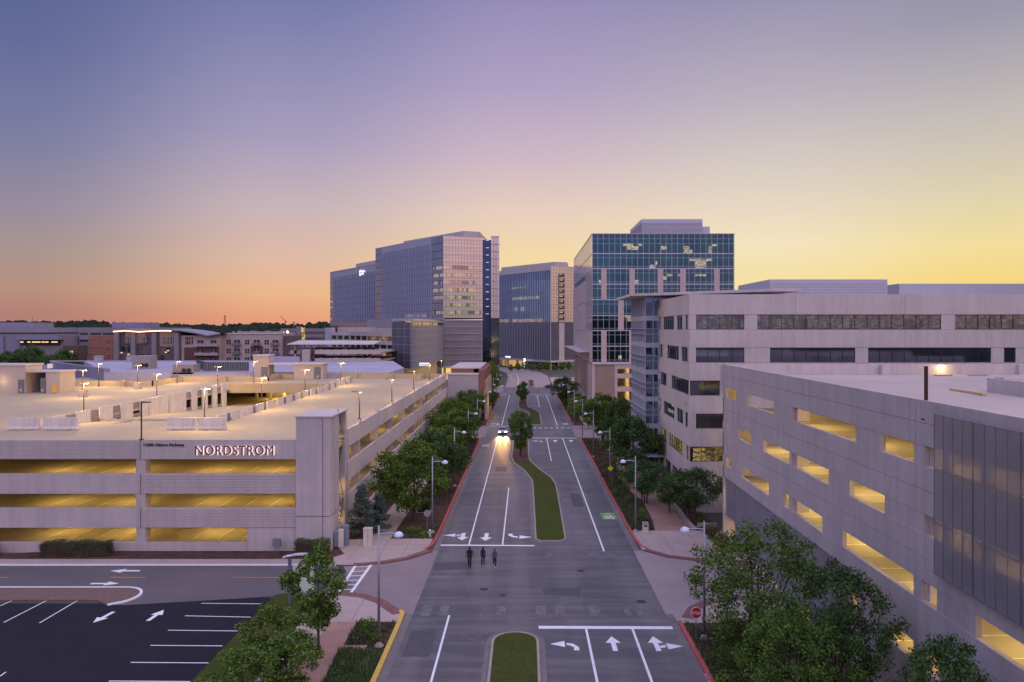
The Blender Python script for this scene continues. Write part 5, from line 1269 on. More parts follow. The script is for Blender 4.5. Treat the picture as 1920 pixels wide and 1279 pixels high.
cells = [(u2(p-5),u2(p+5),z_(q+11),z_(q)) for p in (376,401) for q in (638,655,672)]
rect_windows(aq, f2, cells, GLA, 'balcony_door', o1=.4)
for q in (649.5,666.5,683): m = MB(); m.fbox(f2, u2(368), u2(411), z_(q), z_(q-5), .5, 1.8); part('balcony', m, mat('pale_grey_rail', (.34,.31,.33), .6, .1, var=.1), aq)
for p, q in ((232,650),(243,650),(315,652),(268,664),(305,666)): m = MB(); m.fbox(f2, u2(p-3), u2(p+3), z_(q+9), z_(q), .3, .4); part('window', m, GLA, aq)
WL = mat('warm_window_glow', (.4,.3,.2), .5, var=.5, vs=.8, emit=(1,.68,.3), es=.9)
m = MB()
for p, q in ((229,661),(242,664),(316,657),(312,660)): m.fbox(f2, u2(p-2), u2(p+2), z_(q+1.5), z_(q-.5), .35, .45)
part('lit_window', m, WL, aq)
ao = thing('office_block', 'orange brick office block with grey top storey and penthouse behind the apartments', 'office block', (SX(185,320),320,gz(320)))
Zc = 320; x_ = lambda px: SX(px,Zc); z_ = lambda py: SZ(py,Zc); f3, l3 = frame((x_(148),Zc),(x_(310),Zc)); u3 = lambda px: x_(px)-x_(148)
m = MB(); m.box(x_(148),x_(310),Zc+.01,Zc+25,-4,z_(614)); part('wall', m, GWALL, ao)
m = MB(); m.fbox(f3, u3(167), u3(218), z_(700), z_(630), 0, .3); part('brick_wall', m, BRK2, ao)
m = MB(); m.box(x_(195),x_(256),Zc+6,Zc+20,z_(614),z_(604.5)); part('penthouse', m, LAVD, ao)
rect_windows(ao, f3, [(u3(a),u3(b),z_(q+4),z_(q)) for a,b in ((150,165),(169,190),(193,216)) for q in (624,)]+[(u3(150),u3(165),z_(q+4),z_(q)) for q in (637,648,659)], GLA)
rect_windows(ao, f3, [(u3(a),u3(b),z_(q+5),z_(q)) for a,b in ((200,207),(211,217)) for q in (638,652,666)], BLACK, o1=.4)
for q in (636,650,663): m = MB(); m.fbox(f3, u3(150), u3(190), z_(q+1), z_(q), .0, .5); part('floor_line', m, GWALL, ao)
al = thing('office_block', 'grey concrete office block with a lit terrace at the far left edge', 'office block', (SX(40,310),310,gz(310)))
Zd = 310; x_ = lambda px: SX(px,Zd); z_ = lambda py: SZ(py,Zd); f4, l4 = frame((x_(-40),Zd),(x_(120),Zd)); u4 = lambda px: x_(px)-x_(-40)
m = MB(); m.box(x_(-40),x_(93),Zd+.01,Zd+25,-4,z_(626)); m.box(x_(93)+.01,x_(119),Zd+.01,Zd+18,-4,z_(630)); part('wall', m, GWALL, al)
m = MB(); m.box(x_(-40),x_(92.5),Zd-.6,Zd+25,z_(623.5),z_(614)); m.box(x_(-40),x_(38),Zd+8,Zd+22,z_(614),z_(604.5)); part('pale_top_storey', m, mat('muted_violet_cladding', (.24,.23,.29), .7, var=.1), al)
m = MB(); m.box(x_(41),x_(121),Zd-4,Zd,z_(637),z_(629)+0); part('terrace_roof', m, LAVD, al)
m = MB(); m.fbox(f4, u4(38), u4(113), z_(648), z_(638), 0, .1); part('terrace_shade_panel', m, BLACK, al)  # flat black panel paints the shade under the terrace roof
m = MB()
for p in (42,55,64,69,74,82,89,100,106): m.fbox(f4, u4(p-2.5), u4(p+2.5), z_(642.3), z_(640.6), .2, .5)
part('terrace_lamp', m, mat('amber_lamp_glow', (1,.7,.4), .5, var=0, emit=(1,.62,.3), es=1.5), al)
m = MB(); m.fbox(f4, u4(-40), u4(8), z_(690), z_(630), .1, .6); m.fbox(f4, u4(14), u4(38), z_(690), z_(636), .1, .3); part('grey_wing', m, LAVD, al)
ab = thing('brick_stair_block', 'small dark brick block with one glowing window left of the orange brick office', 'building', (SX(131,280),280,gz(280)))
m = MB(); m.box(SX(118,280),SX(146,280),280,286,-4,SZ(648,280)); part('wall', m, mat('dark_brick', (.10,.06,.06), .85, var=.15), ab)
m = MB(); m.box(SX(129,280),SX(137,280),279.85,279.98,SZ(670,280),SZ(658,280)); part('lit_window', m, WL, ab)
fg_ = thing('parking_garage', 'distant grey garage with a lit yellow stair shaft left of the lavender garage', 'parking garage', (SX(570,340),340,gz(340)))
Ze = 340; x_ = lambda px: SX(px,Ze); z_ = lambda py: SZ(py,Ze); f5, l5 = frame((x_(526),Ze),(x_(612),Ze)); u5 = lambda px: x_(px)-x_(526)
m = MB()
for q in (616,627,637,647,657): m.fbox(f5, 0, l5, z_(q+5.5), z_(q), -.4, 0)
m.fbox(f5, u5(556), u5(564), -4, z_(612), -3, .2)
part('spandrel_panel', m, GWALL, fg_)
m = MB(); m.fbox(f5, 0, l5, -4, z_(617), -9, -8.8); part('inner_wall', m, DUSK, fg_)
m = MB(); m.fbox(f5, u5(565), u5(572), z_(645), z_(614), .0, .2); part('lit_stair_shaft', m, lit_rooms('lit_stair_glow', (.3,.2,.1), (1,.72,.3), 1.4, .2, (2,2,1.2)), fg_)
t = thing('floodlight_mast', 'thin mast with one very bright white floodlight above the far garages', 'floodlight', (SX(538.5,300),300,gz(300)))
m = MB(); m.tube([(SX(538.5,300),300,-4),(SX(538.5,300),300,SZ(621,300))], .12, 6); part('mast', m, DPOLE, t)
m = MB(); m.lathe([(0,-.55),(.55,-.3),(.6,.1),(0,.5)], (SX(538.5,300),300,SZ(622.5,300)), 10); part('lamp_head', m, mat('floodlight_glare', (1,1,1), .5, var=0, emit=(1,.9,.75), es=9), t)
def mast(label, px, y0, y1, Z, w):
    t = thing('radio_mast', label, 'mast', (SX(px,Z),Z,SZ(y1,Z)-10)); m = MB(); X = SX(px,Z)
    for a, b in ((-w,-w*.3),(w,w*.3)): m.tube([(X+a,Z,SZ(y1,Z)-10),(X+b,Z,SZ(y0,Z))], w*.18, 4)
    for k in range(9): z = SZ(y1,Z)-8+(SZ(y0,Z)-SZ(y1,Z)+8)*k/9; q = w*(1-.7*k/9); m.tube([(X-q,Z,z),(X+q,Z,z+2)], w*.12, 4)
    part('lattice', m, DFRAME, t)
mast('tall lattice mast rising from the wooded skyline', 421.5, 591, 612, 1400, 2.6)
mast('short faint mast on the wooded skyline at far left', 61, 595, 603, 1400, .9)
t = thing('tower_crane', 'pale construction crane with a slanted jib on the far skyline', 'crane', (SX(535,1500),1500,10))
m = MB(); X = SX(535,1500); s = 1500/F
m.tube([(X,1500,5),(X,1500,SZ(601,1500))], 1.2, 4); m.tube([(X+3*s,1500,SZ(604,1500)),(X-9*s,1500,SZ(593,1500))], .9, 4); m.tube([(X+16*s,1500,5),(X+16*s,1500,SZ(604,1500))], 1, 4); m.tube([(X+13*s,1500,SZ(603,1500)),(X+24*s,1500,SZ(607,1500))], .8, 4)
part('crane_frame', m, mat('pale_crane_steel', (.4,.33,.32), .6, var=.1), t)

# ================================================================== STREET FURNITURE
def street_lamp(side, x, y, label, lit=False):
    t = thing('street_lamp', label, 'street lamp', (x,y,gz(y)+.13), 'white dome street lamps along both kerbs'); b = gz(y)+.13; H = b+8.25; s = 1 if side == 'l' else -1
    m = MB(); m.tube([(x,y,b+.3),(x,y,b+4.2),(x,y,H+.25)], [.11,.085,.07], 10); part('pole', m, POLE, t, True)
    m = MB(); m.lathe([(.34,0),(.34,.06),(.2,.16),(.14,.34)], (x,y,b), 14); part('base_plate', m, KERB, t, True)
    m = MB(); m.tube([(x,y,H-.35),(x+s*.5,y,H-.28),(x+s*1.15,y,H-.3)], [.06,.055,.05], 6); m.tube([(x,y,H-.02),(x+s*.9,y,H-.2)], .018, 5); part('arm', m, POLE, t)
    m = MB(); m.lathe([(.33,-.28),(.35,-.25),(.32,-.12),(.22,0),(.09,.06),(0,.07)], (x+s*1.4,y,H-.22), 16); part('lamp_dome', m, DOME, t, True)
    m = MB(); m.lathe([(.31,-.285),(0,-.29)], (x+s*1.4,y,H-.22), 16); part('lens', m, mat('frosted_lens', (.6,.6,.62), .4, var=0), t)
    m = MB(); m.box(x-.06,x+.06,y-.13,y-.08,b+3.8,b+4.0); part('pole_clip', m, POLE, t)
ordn = ['nearest','second','third','fourth','fifth','sixth','seventh','eighth','ninth']
for i, y in enumerate((52.0,82,107.5,133.5,159,186,213,240,266)): street_lamp('l', -10.35, y, 'white dome street lamp on the left kerb, %s of its row' % ordn[i] if i else 'white dome street lamp beside the yellow kerb in the left foreground')
for i, y in enumerate((53.3,82.5,107.5,133.5,159,186,213,240)): street_lamp('r', 12.35 if i else 12.95, y, 'white dome street lamp on the right kerb, %s of its row' % ordn[i] if i else 'white dome street lamp behind the stop sign in the right foreground')
# stop sign
x, y = GP(1305,1208); b = gz(y)+.13
t = thing('stop_sign', 'red octagonal stop sign on a thin post in the right foreground bed', 'stop sign', (x,y,b))
m = MB(); m.tube([(x,y,b),(x,y,b+2.5)], .03, 6); part('post', m, mat('green_steel_post', (.18,.17,.16), .5, .4, var=.1), t)
def octo(r, y0, y1): mb = MB(); ps = [(r*cos(R(22.5+45*k)), r*sin(R(22.5+45*k))) for k in range(8)]; vs = [(x+a,yy,b+2.15+c) for yy in (y0,y1) for a,c in ps]; return mb.add(vs, [tuple(range(8)), tuple(range(8,16))[::-1]]+[(k,8+k,8+(k+1)%8,(k+1)%8) for k in range(8)])
part('white_border', octo(.42, y-.06, y-.04), WHITE, t); part('red_face', octo(.385, y-.075, y-.062), mat('stop_sign_red', (.55,.02,.025), .4, var=0), t)
text('stop_lettering', 'STOP', WHITE, t, (x-.33, y-.09, b+2.03), .30, ext=.004, off=.006, xs=.92)
# round sign seen from behind, hydrant, boxes, bin
x, y = GP(801,1001); b = gz(y)+.13
t = thing('traffic_sign', 'grey back of a stop sign facing away beside the left stop line', 'traffic sign', (x,y,b))
m = MB(); m.tube([(x,y,b),(x,y,b+2.5)], .035, 6); part('post', m, POLE, t)
part('sign_back', octo(.40, y+.04, y+.06), mat('bare_sign_metal', (.38,.36,.38), .5, .4, var=.1), t)
x, y = GP(806,1009); b = gz(y)+.13
t = thing('fire_hydrant', 'small pale fire hydrant in the planting by the left stop line', 'fire hydrant', (x,y,b))
m = MB(); m.lathe([(.2,0),(.2,.06),(.13,.1),(.12,.6),(.17,.62),(.15,.74),(.07,.84),(0,.86)], (x,y,b), 12); part('body', m, mat('silver_hydrant_paint', (.55,.55,.56), .4, .2, var=.05), t, True)
m = MB(); m.tube([(x-.24,y,b+.48),(x+.24,y,b+.48)], .07, 8); m.tube([(x,y-.22,b+.42),(x,y,b+.42)], .09, 8); part('nozzle', m, mat('silver_hydrant_paint', (1,1,1)), t)
x, y = GP(1210,1000); b = gz(y)+.15
t = thing('litter_bin', 'square pale concrete litter bin with a dark opening by the right lamp', 'litter bin', (x,y,b))
m = MB(); m.box(x-.3,x+.3,y-.3,y+.3,b,b+.95); part('body', m, PANEL, t)
m = MB(); m.box(x-.33,x+.33,y-.33,y+.33,b+.96,b+1.08); part('lid', m, KERB, t)
m = MB(); m.box(x-.18,x+.18,y-.315,y-.302,b+.66,b+.86); part('opening', m, BLACK, t)
x, y = GP(690,1025); b = gz(y)+.15
t = thing('utility_cabinet', 'tall pale utility cabinet on the corner pavement by the conifer', 'utility cabinet', (x,y,b))
m = MB(); m.box(x-.42,x+.42,y-.35,y+.35,b,b+1.75); part('housing', m, PANEL, t); m = MB(); m.box(x-.45,x+.45,y-.38,y+.38,b+1.75,b+1.82); part('lid', m, CONCL, t); m = MB(); m.box(x+.02,x+.035,y-.36,y-.351,b+.1,b+1.7); part('door_seam', m, DFRAME, t)
x, y = SX(519,74.3), 74.3; b = gz(y)+.1
t = thing('electric_meter_box', 'small grey electric box on two legs against the garage wall', 'electric box', (x,y,b))
m = MB(); m.box(x-.36,x+.36,y-.2,y+.15,b+.7,b+1.5); part('housing', m, mat('grey_electric_box', (1,1,1)), t)
for q in (-.15,.15): m = MB(); m.tube([(x+q,y,b),(x+q,y,b+.7)], .05, 6); part('leg', m, POLE, t)
x, y = -19.2, 75.9; b = gz(y)+.15
t = thing('gas_meter', 'cluster of grey and white meter cabinets beside the stair tower', 'meter cabinet', (x,y,b))
m = MB(); m.box(x-.1,x+.35,y,y+.5,b+.1,b+1.9); part('white_cabinet', m, PANEL, t); m = MB(); m.box(x-.5,x-.15,y-.1,y+.6,b+.2,b+1.7); m.box(x-.1,x+.7,y+.8,y+1.5,b,b+2.1); part('grey_cabinet', m, mat('blue_grey_cabinet', (.24,.28,.36), .5, .3, var=.1), t)
m = MB(); m.tube([(x+.1,y+.1,b-.05),(x+.1,y+.1,b+.2)], .04, 6); m.tube([(x-.35,y+.2,b-.1),(x-.35,y+.2,b+.3)], .05, 6); part('pipe', m, YELLOW, t)
t = thing('transformer_box', 'dark green transformer cabinet under the large left tree', 'transformer', (SX(783,92),92,gz(92)))
m = MB(); m.box(-13.4,-11.9,91.4,92.6,gz(92),gz(92)+1.7); part('housing', m, mat('dark_green_steel', (.02,.035,.025), .5, .2, var=.1), t); m = MB(); m.box(-13.6,-11.7,91.2,92.8,gz(92)+.05,gz(92)+.22); part('concrete_pad', m, KERB, t)
m = MB(); m.box(-12.66,-12.63,91.385,91.398,gz(92)+.3,gz(92)+1.6); part('door_seam', m, BLACK, t)
x, y = -12.0, 109.5; 
x, y = 12.5, 106.0; b = gz(y)+.13
t = thing('warning_sign', 'small yellow diamond warning sign behind the right lamps', 'warning sign', (x,y,b))
m = MB(); m.tube([(x,y,b),(x,y,b+2.9)], .03, 6); part('post', m, POLE, t)
m = MB(); r = .42; m.add([(x+a*r-.25,yy,b+2.9+c*r) for yy in (y-.04,y-.06) for a,c in ((1,0),(0,1),(-1,0),(0,-1))], [(0,1,2,3),(7,6,5,4),(0,4,5,1),(1,5,6,2),(2,6,7,3),(3,7,4,0)]); part('diamond_plate', m, mat('yellow_green_sign', (.6,.6,.03), .4, var=0), t)
# directory sign by the lawn
y = 60.4; x0 = SX(543,y); b = gz(y); k = y/F
t = thing('directory_sign', 'tall blue-grey directory sign with a curved top half hidden by the young tree', 'sign', (x0,y,b))
m = MB(); m.box(x0-.1,x0+.14,y-.12,y+.12,b,SZ(1047,y)); m.box(x0+2.1,x0+2.34,y-.12,y+.12,b,SZ(1047,y)); part('post', m, mat('blue_grey_sign_steel', (.16,.19,.26), .5, .4, var=.08), t)
m = MB(); P = []
for i in range(13): a = i/12; P.append((x0-.55+3.1*a, SZ(1047,y)+.05+.26*sin(pi*a)))
for (a,c),(d_,e) in zip(P,P[1:]): m.add([(a,y-.3,c),(d_,y-.3,e),(d_,y+.3,e),(a,y+.3,c),(a,y-.3,c+.07),(d_,y-.3,e+.07),(d_,y+.3,e+.07),(a,y+.3,c+.07)], [(0,3,2,1),(4,5,6,7),(0,1,5,4),(2,3,7,6)])
part('curved_roof', m, FRAME, t)
m = MB(); m.box(x0+.35,x0+1.95,y-.06,y+.04,b+.6,SZ(1060,y)); part('sign_board', m, mat('pale_green_sign_board', (.50,.62,.48), .5, var=.05), t)
m = MB(); m.box(x0+.3,x0+.36,y-.08,y+.06,b+.6,SZ(1059,y)); m.box(x0+1.94,x0+2.0,y-.08,y+.06,b+.6,SZ(1059,y)); part('board_edge', m, PANEL, t)
gt = mat('green_sign_letter', (.10,.22,.10), .5, var=0)
text('number_lettering', '11600', gt, t, (x0+.45, y-.07, SZ(1072,y)), .52, ext=.005, xs=.85); text('name_lettering', 'ALTERRA', gt, t, (x0+.45, y-.07, SZ(1079,y)), .30, ext=.005)

# crossing barricades far down the road
for i, (px, py, kind) in enumerate(((950,727,'cone'),(957,727,'cone'),(964,726,'cone'),(971,727,'barrel'),(977,727,'cone'),(982,727.5,'barrel'),(996,727,'cone'),(999,727.5,'cone'),(1002,727,'cone'),(1012,727,'cone'),(1019,726.5,'cone'))):
    X, Y = GP(px, py); Y += .3*(i%3); b = gz(Y)+.05
    t = thing('traffic_cone' if kind == 'cone' else 'traffic_barrel', 'orange traffic %s across the far crossing, %s from the left' % (kind, (ordn+['tenth','eleventh'])[i] if i else 'first'), kind if kind == 'cone' else 'barrel', (X,Y,b), 'orange cones and barrels closing the far crossing')
    oc_ = mat('orange_plastic', (.75,.14,.07), .5, var=.05)
    m = MB(); m.lathe([(.4,0),(.4,.06),(.2,.07),(.06,.95),(0,.97)] if kind == 'cone' else [(.36,0),(.34,.1),(.3,.6),(.28,1.1),(0,1.12)], (X,Y,b), 10); part('body', m, oc_, t)
    m = MB(); r_ = (.15,.12) if kind == 'cone' else (.33,.32); m.lathe([(r_[0]+.01,.4),(r_[1]+.01,.6)], (X,Y,b), 10); part('white_stripe', m, WHITE, t)

# ================================================================== CARS
def car(label, X, Y, rz, paint, lights=False, group=None):
    t = thing('car', label, 'car', (0,0,0), group)
    # side profile lofted across five stations; the car faces -Y locally
    prof = [(-2.25,.35,.62,.78),(-2.15,.3,.78,.86),(-1.3,.28,.92,.9),(-.7,.28,.98,.9),(.2,.28,1.0,.9),(1.2,.28,1.0,.9),(1.9,.3,.98,.88),(2.25,.38,.85,.8)]
    m = MB(); vs = []
    for y, z0, z1, w in prof: vs += [(-w,y,z0+.1),(-w*.93,y,z1),(-w*.6,y,z1+.05),(w*.6,y,z1+.05),(w*.93,y,z1),(w,y,z0+.1),(w*.9,y,z0),(-w*.9,y,z0)]
    n = 8; fs = [(i*n+k,(i+1)*n+k,(i+1)*n+(k+1)%n,i*n+(k+1)%n) for i in range(len(prof)-1) for k in range(n)]+[tuple(range(n)),tuple(range((len(prof)-1)*n,len(prof)*n))[::-1]]
    m.add(vs, fs); part('body', m, paint, t, True)
    m = MB(); cab = [(-1.0,.78,.98),(-.35,.68,1.42),(.6,.68,1.48),(1.25,.7,1.38),(1.85,.76,1.0)]; vs = []
    for y, w, z in cab: vs += [(-w-.04,y,.97),(-w+.1,y,z),(w-.1,y,z),(w+.04,y,.97)]
    m.add(vs, [(i*4+k,i*4+4+k,i*4+4+(k+1)%4,i*4+(k+1)%4) for i in range(4) for k in range(4)]); part('windows', m, mat('car_window_glass', (.02,.025,.03), .08, .2, var=0), t)
    m = MB(); m.add([(-.6,-.34,1.435),(.6,-.34,1.435),(.6,1.24,1.43),(-.6,1.24,1.43),(-.56,.6,1.5),(.56,.6,1.5)], [(0,1,5,4),(4,5,2,3)]); part('roof', m, paint, t)
    for sx in (-1,1):
        for y in (-1.4,1.4):
            m = MB(); m.tube([(sx*.92,y,.33),(sx*.7,y,.33)], .33, 14); wh = part('wheel', m, BLACK, t)
            m = MB(); m.tube([(sx*.93,y,.33),(sx*.9,y,.33)], .2, 10); part('rim', m, FIN, wh)
        m = MB(); m.box(sx*.72-.2,sx*.72+.2,-2.27,-2.12,.62,.8); part('headlight', m, LITH if lights else FRAME, t)
        m = MB(); m.box(sx*.7-.16,sx*.7+.16,2.15,2.27,.72,.86); part('tail_light', m, RED, t)
    if lights:
        for sx in (-1,1):
            d = bpy.data.lights.new('headlight_beam', 'SPOT'); d.energy = 6500; d.color = (1,.48,.12); d.spot_size = R(26); d.spot_blend = 1.0; d.shadow_soft_size = .1
            o = bpy.data.objects.new('headlight_beam', d); C.objects.link(o); o.parent = t; o.location = (sx*.7,-2.4,.75); o.rotation_euler = Vector((0,-1,-.075)).to_track_quat('-Z','Y').to_euler()
    t.location = (X,Y,gz(Y)+.05); t.rotation_euler = (0,0,rz); return t
LITH = mat('headlight_glow', (1,.95,.85), .4, var=0, emit=(1,.88,.68), es=28)
car('silver sedan driving toward the camera with both headlights on', SX(943,166.5), 166.5, 0, mat('silver_car_paint', (.35,.35,.4), .3, .6, var=0), True)
car('dark car parked across the far crossing at the right kerb', SX(1031,312), 312, R(60), mat('charcoal_car_paint', (.05,.05,.06), .3, .5, var=0))
PN = [mat('dark_car_paint', (.04,.04,.05), .3, .4, var=0), mat('white_car_paint', (.5,.5,.53), .3, .2, var=0), mat('maroon_car_paint', (.16,.03,.03), .3, .4, var=0), mat('grey_car_paint', (.2,.2,.22), .3, .5, var=0)]
protos = [car('parked car under the solar canopy', 0, 0, 0, q) for q in PN]
k = 0
lv = ['upper row','lower row']
for r, yb in enumerate((660,676)):
    for q in range(15):
        px = 596+7.6*q; zz = SZ(yb,Zp)+.02; X = SX(px,Zp+3.6); lab = 'small parked car in the %s under the solar canopy, number %d from left' % (lv[r], q+1)
        if k < 4: o = protos[k]; o.location = (X,Zp+3.6,zz); o['label'] = lab
        else: o = copy_tree(protos[(k*7+r)%4], (X,Zp+3.6,zz), 0, label=lab)
        o['group'] = 'cars parked under the solar canopy'; k += 1

# ================================================================== PEOPLE (walking away from the camera)
def person(label, X, Y, cloth, legs, shoes, hair, h=1.75, wide=1., stride=.16, arm=.05):
    """one skinned surface per figure; hair and clothes are shells that follow it"""
    t = thing('person', label, 'person', (X,Y,gz(Y)+.035)); s = h/1.75
    J = [((0,0,.95),.13*wide),((0,0,1.15),.125*wide),((0,.01,1.38),.15*wide),((0,.01,1.50),.06),((0,.02,1.60),.085),((0,.01,1.70),.075),
         ((.09*wide,0,.90),.095),((.10,-stride*.5,.50),.062),((.10,-stride,.09),.045),((.10,-stride+.13,.05),.035),
         ((-.09*wide,0,.90),.095),((-.10,stride*.8,.50),.062),((-.10,stride*.9,.09),.045),((-.10,stride*.9+.14,.05),.035),
         ((.19*wide,0,1.42),.062),((.25*wide,stride*.35,1.15),.045),((.26*wide,stride*1.0,.91),.034),((.26*wide,stride*1.25,.82),.032),
         ((-.19*wide,0,1.42),.062),((-.25*wide,-stride*.3,1.15),.045),((-.26*wide,-stride*.5,.90),.034),((-.26*wide,-stride*.55,.80),.032)]
    E = [(0,1),(1,2),(2,3),(3,4),(4,5),(0,6),(6,7),(7,8),(8,9),(0,10),(10,11),(11,12),(12,13),(2,14),(14,15),(15,16),(16,17),(2,18),(18,19),(19,20),(20,21)]
    for i in (17, 21):      # five fingers on each hand
        (hx,hy,hz), _ = J[i]; sg = 1 if hx > 0 else -1
        for q in range(5):
            a = (hx+sg*(-.012 if q < 4 else -.03), hy+.028-.018*q if q < 4 else hy+.04, hz-.05 if q < 4 else hz-.02); b_ = (a[0]-sg*.012, a[1]+.004, a[2]-(.065,.075,.07,.055,.04)[q])
            n0 = len(J); J.append((a,.009)); J.append((b_,.007)); E += [(i,n0),(n0,n0+1)]
    me = bpy.data.meshes.new('body'); me.from_pydata([tuple(c*s for c in j[0]) for j in J], E, []); o = bpy.data.objects.new('body', me); C.objects.link(o); o.parent = t
    md = o.modifiers.new('skin', 'SKIN'); 
    for v, j in zip(me.skin_vertices[0].data, J): v.radius = (j[1]*s, j[1]*s*.82)
    me.skin_vertices[0].data[0].use_root = True
    sb = o.modifiers.new('sub', 'SUBSURF'); sb.levels = 1; sb.render_levels = 2
    for q in (cloth, legs, shoes): me.materials.append(q)
    me.materials.clear(); me.materials.append(cloth)
    # coat, trousers, shoes and hair as shells
    m = MB(); m.lathe([(.165*wide,.82),(.18*wide,.95),(.165*wide,1.12),(.205*wide,1.36),(.16*wide,1.47),(.07,1.52)], n=14, sy=.68); m.v = [(a*s,b*s,c*s) for a,b,c in m.v]
    oo = part('jacket', m, cloth, None, True); oo.parent = t
    m = MB()
    for A_, B_, D_ in (((.09*wide,0,.9),(.10,-stride*.5,.5),(.10,-stride,.1)),((-.09*wide,0,.9),(-.10,stride*.8,.5),(-.10,stride*.9,.1))): m.tube([tuple(c*s for c in A_),tuple(c*s for c in B_),tuple(c*s for c in D_)], [.105*s,.078*s,.062*s], 10)
    oo = part('trousers', m, legs, None, True); oo.parent = t
    for fx_, fy_ in ((.10,-stride),(-.10,stride*.9)):
        m = MB(); m.box((fx_-.045)*s,(fx_+.045)*s,(fy_-.07)*s,(fy_+.19)*s,0,.09*s); oo = part('shoe', m, shoes, None); oo.parent = t
    m = MB(); m.lathe([(.075,-.13),(.105,-.04),(.108,.03),(.08,.1),(0,.13)], (0,-.012,1.66), 12); m.v = [(a*s,b*s,c*s) for a,b,c in m.v]; oo = part('hair', m, hair, None, True); oo.parent = t
    # face turned away down the road
    m = MB(); m.lathe([(.03,-.03),(.025,.02),(0,.04)], (0,.105,1.64), 6); m.v = [(a*s,b*s,c*s) for a,b,c in m.v]; oo = part('nose', m, SKIN, None, True); oo.parent = t
    return t
SKIN = mat('skin', (.35,.2,.15), .6, var=.05); NAVY = mat('navy_coat', (.012,.018,.03), .9, var=.2, vs=8); BLK = mat('black_clothes', (.012,.012,.016), .9, var=.2, vs=8); GRYH = mat('grey_hooded_top', (.09,.08,.11), .9, var=.2, vs=8); DRK = mat('dark_hair', (.03,.018,.012), .8, var=.2, vs=20)
person('broad person in a black coat walking away, left of the three walkers', SX(880.5,70.3), 70.3, BLK, BLK, BLACK, DRK, 1.86, 1.25, .28)
person('person in a dark navy coat walking away in the middle of the crossing', SX(905.5,70.9), 70.9, NAVY, BLK, BLACK, DRK, 1.68, .95, -.2)
person('person in a grey hooded top with white shoes, right of the three walkers', SX(927.5,70.2), 70.2, GRYH, BLK, WHITE, GRYH, 1.74, .95, .3)

# ================================================================== TREES AND PLANTS
LEAF = [mat('oak_leaf', (.09,.15,.03), .8, spec=.08, var=.35, vs=.9, island=.45), mat('bright_green_leaf', (.15,.225,.036), .8, spec=.15, var=.3, vs=.8, island=.5),
        mat('dark_green_leaf', (.062,.112,.034), .8, spec=.15, var=.35, vs=.7, island=.45), mat('blue_green_needle', (.08,.12,.10), .8, var=.25, vs=1.2, island=.35), mat('olive_hedge_leaf', (.06,.072,.034), .8, var=.3, vs=2, island=.4)]
def leaf(mb, c, s, rnd):
    u = Vector((rnd.gauss(0,1),rnd.gauss(0,1),rnd.gauss(0,.7))).normalized(); v = u.cross(Vector((rnd.gauss(0,1),rnd.gauss(0,1),rnd.gauss(0,1)))).normalized()
    k = len(mb.v); c = Vector(c)
    mb.v += [tuple(c-u*s), tuple(c+v*s*.55), tuple(c+u*s), tuple(c-v*s*.55)]; mb.f.append((k,k+1,k+2,k+3)); mb.m.append(mb.cm)
def crown(seed, rx, rz_, cz, n_cl, n_leaf, ls, shape='round', gap=.0, cr=(.5,1.0)):
    rnd = random.Random(seed); mb = MB(); cl = []
    for i in range(n_cl):
        # spread clump centres evenly through the envelope, most near its skin
        t = rnd.uniform(-1, 1); a = rnd.uniform(0, 2*pi); rr_ = (rnd.random()**.33)
        if shape == 'round': prof = sqrt(max(0, 1-t*t))*(1-.12*t)
        elif shape == 'cone': prof = max(.06, (1-t)/2)**.8
        elif shape == 'vase': prof = max(.1, sqrt(max(0, 1-t*t))*(1+.28*t))
        wob = 1+.16*sin(3*a+seed)+.10*sin(5*a+2*seed+3*t)
        cl.append((rx*rr_*prof*wob*cos(a), rx*rr_*prof*wob*sin(a), cz+rz_*t*(.92+.1*sin(a*2+seed)), rnd.uniform(*cr)*rx*.27))
    for x, y, z, r in cl:
        k = int(n_leaf*(r/(rx*.2))**1.5)
        for j in range(k):
            d = Vector((rnd.gauss(0,1),rnd.gauss(0,1),rnd.gauss(0,.8))).normalized()*r*(rnd.random()**.45)
            leaf(mb, (x+d.x, y+d.y, z+d.z*.85), ls*rnd.uniform(.6,1.25), rnd)
    return mb, cl
def trunk(seed, h, cl, r0, crown_base, n_l=9, multi=1):
    rnd = random.Random(seed+99); mb = MB()
    for q in range(multi):
        ox = (q-(multi-1)/2)*.35; lean = rnd.uniform(-.12,.12)+ox*.5
        mb.tube([(ox,0,-.1),(ox+lean*.2,0,crown_base*.6),(ox+lean,.05,crown_base),(ox+lean*1.4,.1,h*.75)], [r0*1.25,r0,r0*.8,r0*.25], 8)
    for x, y, z, r in rnd.sample(cl, min(n_l, len(cl))): mb.tube([(0,0,crown_base*rnd.uniform(.75,1.15)),(x*.45,y*.45,(crown_base+z)/2),(x*.9,y*.9,z)], [r0*.45,r0*.28,r0*.1], 5)
    return mb
TP = {}
def proto(key, seed, h, rx, crown_h, n_cl, n_leaf, ls, leafm, shape='round', r0=.16, multi=1, cr=(.5,1.0)):
    cz = h-crown_h/2
    cw, cl = crown(seed, rx, crown_h/2, cz, n_cl, n_leaf, ls, shape, cr=cr); tw_ = trunk(seed, h, cl, r0, h-crown_h*.92, multi=multi)
    t = thing('tree', 'tree', 'tree', (0,0,0)); a = part('crown', cw, leafm, t); b_ = part('trunk', tw_, BARK, t); TP[key] = [t, False]
proto('oak_a', 5, 9.4, 4.5, 7.0, 100, 115, .17, LEAF[2], 'round', .2, cr=(.55,1.1))
proto('oak_b', 12, 9.2, 4.1, 7.4, 95, 115, .17, LEAF[0], 'round', .18, cr=(.55,1.1))
